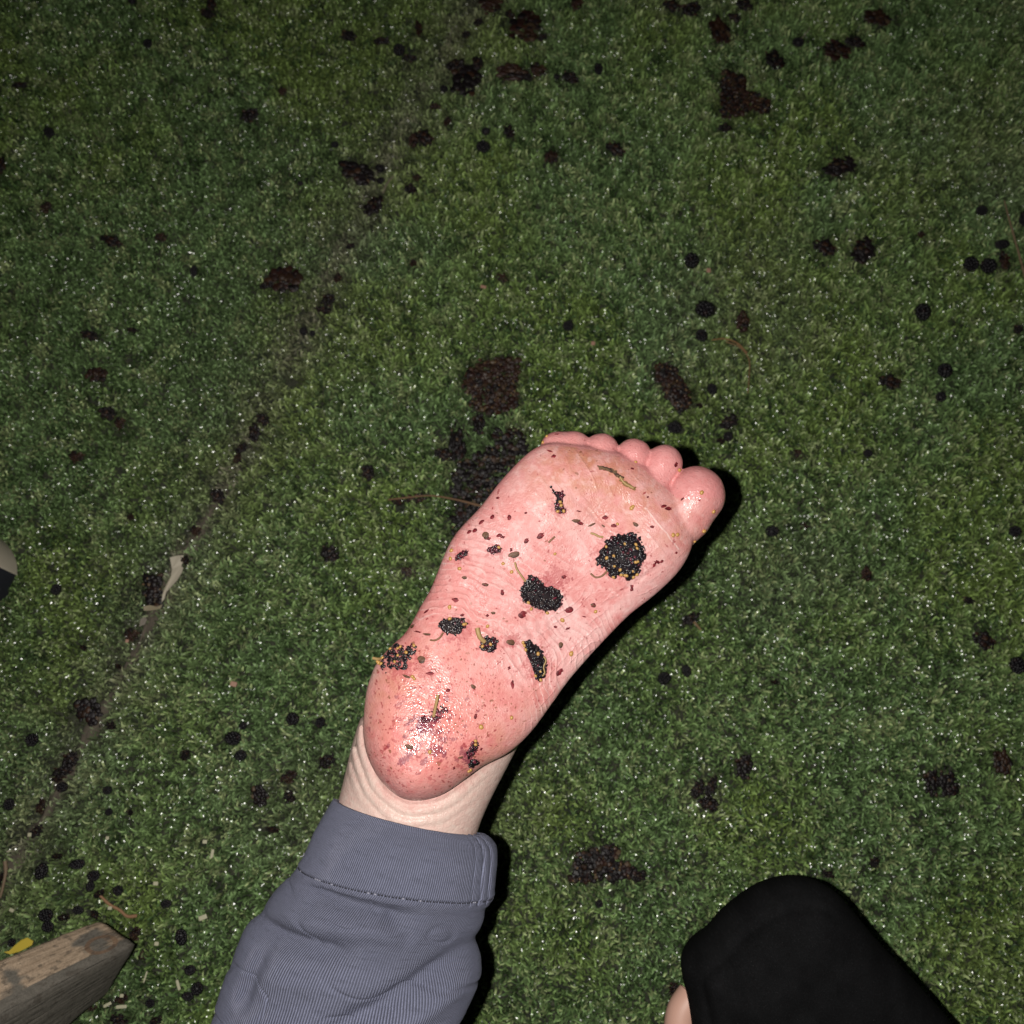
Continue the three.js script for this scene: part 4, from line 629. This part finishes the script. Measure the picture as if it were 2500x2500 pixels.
// ------------------------------------------------------------------ berries and bits sticking to the foot
{
  const skinGlue = new THREE.MeshPhysicalMaterial({ vertexColors: true, roughness: 0.22, specularIntensity: 0.9 });
  const seedMat = new THREE.MeshPhysicalMaterial({ color: lin(0.46, 0.26, 0.075), roughness: 0.3 }), stemMat = new THREE.MeshStandardMaterial({ color: lin(0.20, 0.105, 0.05), roughness: 0.6 }), paleStem = new THREE.MeshStandardMaterial({ color: lin(0.36, 0.24, 0.10), roughness: 0.55 });
  const fleckMat = new THREE.MeshPhysicalMaterial({ vertexColors: true, roughness: 0.5, specularIntensity: 0.5 });
  const fleshMat = new THREE.MeshPhysicalMaterial({ vertexColors: true, roughness: 0.6, specularIntensity: 0.4, side: THREE.DoubleSide });
  const seedGeo = blob([0.00095, 0.00078, 0.00066], 1);
  const turn = (n, ang) => new THREE.Quaternion().setFromUnitVectors(new V3(0, 0, 1), n).multiply(new THREE.Quaternion().setFromAxisAngle(new V3(0, 0, 1), ang));
  const group = (px, py, name) => { const f = onFoot(px, py), g = put(new THREE.Group(), name); g.quaternion.copy(Q); g.position.copy(toWorld(f.p)); g.base = f.p; return g; };
  const stem = (g, pts, r, mat, name = 'stem') => { const P = pts.map(([x, y, h]) => { const f = onFoot(x, y) ?? { p: camSpace(x, y, 0.51), n: new V3(0, 0, 1) }; return f.p.clone().addScaledVector(f.n, h).sub(g.base); }); g.add(mesh(new THREE.TubeGeometry(new THREE.CatmullRomCurve3(P), 18, r, 7), mat, name)); };
  function squashed(o) {                               // outline in photo pixels, filled with drupelets
    const g = group(o.x, o.y, o.name ?? 'squashed_mulberry'), r = rng(o.seed), parts = [], poly = closedCurve(o.poly, 60), xs = poly.map(p => p[0]), ys = poly.map(p => p[1]);
    const pick = () => { for (let t = 0; t < 300; t++) { const x = mix(Math.min(...xs), Math.max(...xs), r()), y = mix(Math.min(...ys), Math.max(...ys), r()), d = polyDist(poly, x, y); if (d < 0 && !(o.holes && fbm2(x / 9, y / 9, o.seed, 2) > o.holes)) return [x, y, d]; } return null; };
    for (let i = 0; i < o.n * 2.6; i++) {
      const q = pick(); if (!q) continue; const f = onFoot(q[0], q[1]); if (!f) continue;
      const s = (o.r ?? 0.0012) * 0.70 * (0.38 + 0.95 * r() ** 1.3), torn = r() < 0.22 ? 1.7 : 1, dome = o.h * Math.sqrt(clamp(-q[2] / o.edge)), b = blob([s * torn, s * (0.75 + 0.35 * r()) / Math.sqrt(torn), s * 0.62 / Math.sqrt(torn)], 1).rotateX((r() - 0.5) * 1.1);
      b.applyQuaternion(turn(f.n, r() * 6)); const p = f.p.clone().addScaledVector(f.n, dome * (0.75 + 0.3 * r()) + s * 0.15).sub(g.base); b.translate(p.x, p.y, p.z);
      const k = 0.5 + r(), t = r(); parts.push(setColor(b, (t < (o.pink ?? 0.05) ? [0.10, 0.018, 0.03] : t < (o.grey ?? 0.12) ? [0.035, 0.026, 0.026] : [0.009, 0.007, 0.010]).map(c => c * k)));
    }
    // the flesh under the drupelets
    const cx = xs.reduce((a, b) => a + b) / xs.length, cy = ys.reduce((a, b) => a + b) / ys.length;
    const fl = [], ix = []; const rings = 6, N = poly.length; for (let k = 0; k <= rings; k++) for (let i = 0; i < N; i++) { const e = k / rings, f = onFoot(cx + (poly[i][0] - cx) * e, cy + (poly[i][1] - cy) * e), p = f.p.clone().addScaledVector(f.n, (o.holes ? -0.0008 : o.h * 0.82) * Math.sqrt(Math.max(0, 1 - e * e)) + (k === rings ? -0.0006 : 0.0001)).sub(g.base); fl.push(p.x, p.y, p.z); }
    for (let k = 0; k < rings; k++) for (let i = 0; i < N; i++) { const a = k * N + i, b = k * N + (i + 1) % N; ix.push(a, a + N, b, b, a + N, b + N); }
    const fg = new THREE.BufferGeometry(); fg.setAttribute('position', new THREE.Float32BufferAttribute(fl, 3)); fg.setIndex(ix); fg.computeVertexNormals(); setColor(fg, o.holes ? [0.05, 0.02, 0.022] : [0.010, 0.005, 0.007]);
    if (!o.holes) g.add(mesh(fg, fleshMat, 'flesh')); skinGlue.side = THREE.DoubleSide;
    g.add(mesh(mergeGeometries(parts.map(p => p.index ? p.toNonIndexed() : p)), skinGlue, 'pulp'));
    for (let i = 0; i < (o.seeds ?? 0); i++) { const q = pick(), f = q && onFoot(q[0], q[1]); if (!f) continue; const m = mesh(seedGeo, seedMat, 'seed'); m.position.copy(f.p).addScaledVector(f.n, o.h * Math.sqrt(clamp(-q[2] / o.edge)) + 0.0007).sub(g.base); m.quaternion.copy(turn(f.n, r() * 6)); m.scale.setScalar(0.8 + 0.35 * r()); g.add(m); }
    for (const [x, y] of o.seedAt ?? []) { const f = onFoot(x, y), m = mesh(seedGeo, seedMat, 'seed'); m.position.copy(f.p).addScaledVector(f.n, (o.h ?? 0) * 0.6 + 0.0006).sub(g.base); m.quaternion.copy(turn(f.n, r() * 6)); g.add(m); }
    for (const s of o.stems ?? []) stem(g, s.pts, s.r, s.pale ? paleStem : stemMat);
    tag(g, o.label, 'squashed berry'); return g;
  }
  const z1 = (x, y) => [1050 + x * 0.4141, 1000 + y * 0.4141], z2 = (x, y) => [780 + x * 0.4141, 1400 + y * 0.4141];
  const Z1 = a => a.map(([x, y, h]) => [...z1(x, y), h]), Z2 = a => a.map(([x, y, h]) => [...z2(x, y), h]);
  squashed({ x: 1517, y: 1358, seed: 1, n: 190, h: 0.0030, edge: 30, r: 0.00125, poly: Z1([[1070, 755], [1130, 735], [1195, 730], [1240, 770], [1268, 830], [1262, 890], [1235, 950], [1215, 985], [1165, 998], [1120, 975], [1070, 1000], [1045, 945], [1000, 920], [978, 890], [1000, 840], [1030, 790]]), seeds: 13, seedAt: Z1([[1190, 945], [1215, 965], [1125, 968], [1195, 980]]), stems: [{ r: 0.00048, pts: Z1([[1045, 950, 0.001], [1010, 978, 0.002], [975, 985, 0.002], [945, 965, 0.001]]) }], label: 'biggest round squashed black mulberry with many seeds under the ball of the foot' });
  squashed({ x: 1322, y: 1451, seed: 2, n: 170, h: 0.0036, edge: 28, r: 0.00105, grey: 0.4, poly: Z1([[560, 1010], [595, 980], [640, 995], [680, 1040], [740, 1050], [778, 1090], [775, 1145], [740, 1180], [700, 1190], [640, 1175], [590, 1155], [545, 1120], [535, 1065]]), seedAt: Z1([[590, 1170], [690, 1188], [570, 1140]]), stems: [{ r: 0.0005, pale: 1, pts: Z1([[560, 1010, 0.002], [530, 975, 0.003], [508, 935, 0.003], [498, 900, 0.002]]) }], label: 'kidney shaped squashed black mulberry with thin stem in the middle of the arch' });
  squashed({ x: 1103, y: 1530, seed: 3, n: 80, h: 0.0024, edge: 18, r: 0.00105, grey: 0.5, poly: Z2([[705, 300], [730, 275], [790, 265], [850, 272], [862, 300], [840, 335], [800, 362], [750, 350], [715, 325]]), seeds: 3, stems: [{ r: 0.00045, pts: Z2([[730, 350, 0.001], [712, 380, 0.002], [685, 397, 0.002], [655, 395, 0.001]]) }], label: 'small flat dark mulberry with hooked stem above the heel' });
  squashed({ x: 1192, y: 1572, seed: 4, n: 46, h: 0.0022, edge: 16, r: 0.001, grey: 0.7, pink: 0.15, poly: Z2([[955, 400], [985, 370], [1015, 380], [1040, 385], [1058, 400], [1040, 425], [1030, 455], [1005, 470], [975, 455], [945, 440]]), seeds: 3, stems: [{ r: 0.0012, pale: 1, pts: Z2([[972, 400, 0.002], [950, 370, 0.003], [935, 345, 0.0032], [925, 325, 0.0028]]) }], label: 'shrivelled berry remnant with a thick brown stem on the heel side of the arch' });
  squashed({ x: 975, y: 1610, seed: 5, n: 110, h: 0.0013, edge: 24, r: 0.00105, grey: 0.55, holes: 0.62, poly: Z2([[365, 520], [400, 470], [450, 420], [505, 430], [570, 425], [565, 475], [575, 510], [545, 540], [560, 575], [505, 565], [450, 570], [390, 590], [365, 560]]), seeds: 9, seedAt: Z2([[352, 525], [548, 610], [558, 622]]), stems: [{ r: 0.0008, pale: 1, pts: Z2([[365, 510, 0.001], [345, 500, 0.0025], [322, 492, 0.004]]) }], label: 'torn flattened mulberry full of seeds at the outer rim of the heel' });
  squashed({ x: 1305, y: 1612, seed: 6, n: 90, h: 0.0030, edge: 18, r: 0.00115, poly: Z2([[1210, 395], [1250, 405], [1290, 435], [1320, 490], [1335, 550], [1325, 605], [1300, 635], [1275, 615], [1255, 560], [1232, 500], [1212, 450]]), seedAt: Z2([[1198, 402], [1200, 425], [1205, 452], [1292, 578], [1296, 626]]), seeds: 2, stems: [{ r: 0.0004, pale: 1, pts: Z2([[1312, 488, 0.003], [1322, 515, 0.003], [1312, 550, 0.003], [1318, 585, 0.0028], [1302, 605, 0.003]]) }], label: 'long glossy black mulberry with a pale thread and a row of seeds by the arch' });
  squashed({ x: 1368, y: 1220, seed: 7, n: 44, h: 0.0014, edge: 14, r: 0.00085, pink: 0.6, grey: 0.7, poly: Z1([[712, 452], [735, 480], [770, 480], [795, 505], [780, 530], [785, 565], [800, 600], [770, 610], [742, 600], [738, 560], [745, 520], [725, 490]]), seedAt: Z1([[765, 545], [770, 565], [750, 600], [785, 598]]), name: 'berry_pulp', label: 'purple string of berry pulp and seeds on the ball of the foot' });
  squashed({ x: 1152, y: 1832, seed: 8, n: 34, h: 0.0012, edge: 14, r: 0.0009, pink: 0.6, grey: 0.8, poly: Z2([[905, 985], [930, 1000], [925, 1040], [905, 1070], [880, 1085], [862, 1060], [885, 1030]]), seedAt: Z2([[915, 985], [915, 1005]]), name: 'berry_pulp', label: 'purple berry pulp with two seeds on the lower side of the heel' });
  squashed({ x: 1155, y: 1862, seed: 9, n: 16, h: 0.002, edge: 10, r: 0.0011, grey: 0.3, poly: Z2([[890, 1105], [905, 1093], [928, 1098], [930, 1115], [912, 1128], [888, 1140], [878, 1135]]), seedAt: Z2([[870, 1152], [880, 1145]]), name: 'berry_pulp', label: 'glossy dark drupelets with seeds hanging under the heel edge' });
  squashed({ x: 1130, y: 1343, seed: 10, n: 26, h: 0.0014, edge: 9, r: 0.0009, pink: 0.5, grey: 0.8, poly: Z1([[150, 870], [175, 845], [225, 832], [220, 855], [185, 880], [155, 888]]), name: 'berry_pulp', label: 'long dark red scrap of berry pulp near the outer foot edge' });
  squashed({ x: 1208, y: 1340, seed: 11, n: 26, h: 0.0014, edge: 9, r: 0.0009, pink: 0.7, grey: 0.8, poly: Z1([[333, 822], [365, 805], [400, 798], [422, 820], [410, 840], [375, 850], [345, 840]]), seedAt: Z1([[405, 812]]), name: 'berry_pulp', label: 'wine red scrap of berry pulp with one seed on the outer arch' });
  squashed({ x: 1062, y: 1742, seed: 12, n: 46, h: 0.0008, edge: 20, r: 0.0008, pink: 0.75, grey: 0.85, holes: 0.52, poly: Z2([[600, 850], [640, 820], [680, 800], [730, 785], [760, 800], [740, 835], [700, 860], [650, 870], [600, 880]]), stems: [{ r: 0.0008, pale: 1, pts: Z2([[672, 845, 0.001], [680, 800, 0.003], [688, 760, 0.0048], [693, 725, 0.006]]) }], name: 'berry_pulp', label: 'tan stem end standing in purple pulp on the shiny heel' });
  // withered strand under the toes
  { const g = group(...z1(1100, 400), 'withered_strand'), r = rng(91), parts = [], P = [[1000, 345], [1035, 350], [1060, 358], [1090, 375], [1118, 400], [1135, 425], [1155, 445], [1195, 465]];
    for (let i = 0; i < 70; i++) { const t = r() * (P.length - 1), k = Math.min(P.length - 2, t | 0), q = z1(mix(P[k][0], P[k + 1][0], t - k) + (r() - 0.5) * 14, mix(P[k][1], P[k + 1][1], t - k) + (r() - 0.5) * 14), f = onFoot(...q), b = blob([0.0009 + 0.0008 * r(), 0.0006, 0.0006], 0); b.applyQuaternion(turn(f.n, -0.7 + r())); const p = f.p.clone().addScaledVector(f.n, 0.0005 + 0.0006 * r()).sub(g.base); b.translate(p.x, p.y, p.z); parts.push(setColor(b, t > 4.5 ? [0.22, 0.13, 0.05] : r() < 0.5 ? [0.06, 0.035, 0.025] : [0.15, 0.09, 0.05])); }
    g.add(mesh(mergeGeometries(parts), pulpMat, 'husk')); stem(g, Z1([[1115, 400, 0.0012], [1140, 435, 0.0014], [1195, 466, 0.0012]]), 0.00055, paleStem); tag(g, 'withered brown flower strand on the ball below the second toe', 'strand'); }
  { const g = group(...z1(985, 740), 'withered_strand'); stem(g, Z1([[945, 728, 0.0006], [970, 735, 0.0012], [995, 748, 0.001], [1020, 752, 0.0005]]), 0.0006, paleStem, 'husk'); tag(g, 'short olive husk beside the biggest squashed mulberry', 'strand'); }
  { const g = group(...z1(715, 765), 'withered_strand'); stem(g, Z1([[697, 784, 0.0004], [715, 766, 0.0007], [735, 748, 0.0004]]), 0.0005, stemMat, 'husk'); tag(g, 'short straight dark brown splinter on the arch', 'strand'); }
  // loose seeds
  const seeds = [...Z1([[690, 160], [668, 195], [347, 502], [1195, 572], [1430, 740], [1455, 738], [1600, 490], [1668, 600], [1612, 714], [1556, 775], [1466, 355], [1210, 312], [1105, 675], [122, 880], [128, 832], [175, 938], [430, 908], [480, 957], [735, 850], [115, 1163], [975, 1190], [780, 1240], [340, 1275], [830, 1440], [300, 1870], [1188, 580]]), ...Z2([[765, 198], [1430, 275], [1483, 470], [990, 310], [650, 1052], [952, 908], [1130, 850], [768, 205], [352, 528]])];
  const rs = rng(777);
  for (const [x, y] of seeds) { const f = onFoot(x, y); if (!f) continue; const m = put(mesh(seedGeo, seedMat, 's'), 'berry_seed'); m.position.copy(toWorld(f.p.clone().addScaledVector(f.n, 0.0005))); m.quaternion.copy(Q).multiply(turn(f.n, rs() * 6)); m.scale.setScalar(0.9 + 0.5 * rs()); tag(m, 'loose golden berry seed stuck to the sole away from any berry', 'seed', 'loose berry seeds on the sole'); }
  // flecks of red and brown pulp
  const fl = [...[[365, 633, 22, 22], [465, 637, 22, 24], [300, 665, 34, 15], [262, 713, 26, 20], [228, 722, 26, 16], [325, 740, 26, 40], [345, 760, 30, 22], [405, 742, 30, 16], [432, 752, 22, 18], [490, 855, 44, 30], [480, 825, 14, 22], [650, 742, 36, 24], [567, 772, 26, 20], [790, 985, 22, 18], [425, 1075, 18, 26], [545, 1205, 36, 34], [1027, 638, 32, 20], [858, 655, 34, 18], [885, 668, 34, 16], [950, 680, 32, 10], [1020, 685, 18, 12], [1080, 684, 30, 16], [1210, 675, 24, 18], [1375, 570, 34, 14], [1405, 582, 36, 18], [1345, 900, 34, 20], [1320, 915, 16, 26], [1365, 895, 18, 14], [1192, 1050, 18, 42], [960, 1153, 22, 18], [820, 1185, 36, 26], [1450, 845, 16, 12], [1285, 515, 14, 12], [1195, 348, 20, 14], [725, 277, 26, 18], [700, 243, 36, 10], [750, 145, 22, 10], [1490, 525, 22, 12], [1450, 322, 20, 24], [400, 520, 18, 12], [770, 1385, 18, 30], [470, 1370, 32, 26], [765, 1545, 24, 40], [880, 600, 26, 8], [740, 1280, 16, 12], [815, 1290, 24, 14], [905, 1220, 22, 7], [565, 608, 14, 10], [1310, 690, 20, 12], [200, 990, 20, 16], [325, 1030, 26, 14], [145, 1125, 26, 18], [340, 1215, 16, 18], [370, 1198, 18, 14], [190, 1210, 18, 14]].map(([x, y, w, h]) => [...z1(x, y), w, h]),
    ...[[795, 155, 36, 18], [975, 65, 26, 16], [630, 222, 32, 10], [545, 312, 24, 20], [570, 225, 24, 18], [585, 345, 42, 10], [630, 358, 32, 12], [1125, 405, 34, 24], [1120, 555, 16, 18], [1470, 215, 40, 30], [1612, 187, 24, 18], [1135, 655, 18, 40], [905, 665, 22, 18], [645, 590, 40, 16], [510, 605, 32, 12], [598, 505, 30, 36], [755, 690, 24, 16], [920, 840, 16, 22], [525, 1020, 30, 22], [955, 1035, 14, 18], [795, 1145, 14, 18], [830, 1085, 22, 10], [705, 1148, 12, 8]].map(([x, y, w, h]) => [...z2(x, y), w, h])];
  const fg = [0, 1, 2, 3, 4].map(i => { const r = rng(900 + i), parts = []; for (let k = 0; k < 5; k++) { const s = 0.28 + 0.2 * r(), b = blob([s, s * (0.35 + 0.5 * r()), 0.20 + 0.2 * r()], 1).rotateZ((r() - 0.5) * 2.4), q = 0.4 + 0.9 * r(); b.translate((r() - 0.5) * 0.6, (r() - 0.5) * 0.6, 0.05); parts.push(setColor(b, i === 4 ? [0.12 * q, 0.06 * q, 0.035 * q] : [0.20 * q, 0.02 * q, 0.028 * q])); } return mergeGeometries(parts); });
  for (const [x, y, w, h] of fl) { const f = onFoot(x, y); if (!f) continue; const k = Math.floor(rs() * 5), m = put(mesh(fg[k], fleckMat, 'p'), 'pulp_fleck'); m.position.copy(toWorld(f.p)); m.quaternion.copy(Q).multiply(turn(f.n, (rs() - 0.5) * 1.2)); const s = 0.4141 * S0 * 1.3; m.scale.set(w * s, h * s, 0.0010); tag(m, k === 4 ? 'small brown fleck of berry skin stuck to the sole' : 'small dark red fleck of berry pulp stuck to the sole', 'pulp fleck', k === 4 ? 'brown berry flecks on the sole' : 'red pulp flecks on the sole'); }
}

// ------------------------------------------------------------------ the phone that takes the picture: its flash is the only strong light
{
  const o = put(new THREE.Group(), 'phone'); o.quaternion.copy(Q); o.position.copy(camera.position);
  tag(o, 'dark phone held above the foot with its flash lit', 'phone');
  const body = mesh(new RoundedBoxGeometry(0.074, 0.15, 0.008, 4, 0.0035), new THREE.MeshPhysicalMaterial({ color: lin(0.02, 0.02, 0.025), roughness: 0.3 }), 'body'); body.position.set(-0.018, -0.055, 0.0125); o.add(body);
  const ring = mesh(new THREE.TorusGeometry(0.0075, 0.001, 10, 32), new THREE.MeshStandardMaterial({ color: lin(0.2, 0.2, 0.2), metalness: 0.8, roughness: 0.3 }), 'lens_ring'); ring.position.set(0, 0, 0.0085); o.add(ring);
  const led = mesh(new THREE.CylinderGeometry(0.0028, 0.0028, 0.0006, 24).rotateX(Math.PI / 2), new THREE.MeshStandardMaterial({ color: 0xffffff, emissive: 0xfff6ea, emissiveIntensity: 3 }), 'flash_lamp'); led.position.set(FLASH_AT[0], FLASH_AT[1], 0.0078); o.add(led);
}
scene.traverse(o => { if (o.isMesh) o.castShadow = o.receiveShadow = true; });
renderer.render(scene, camera);
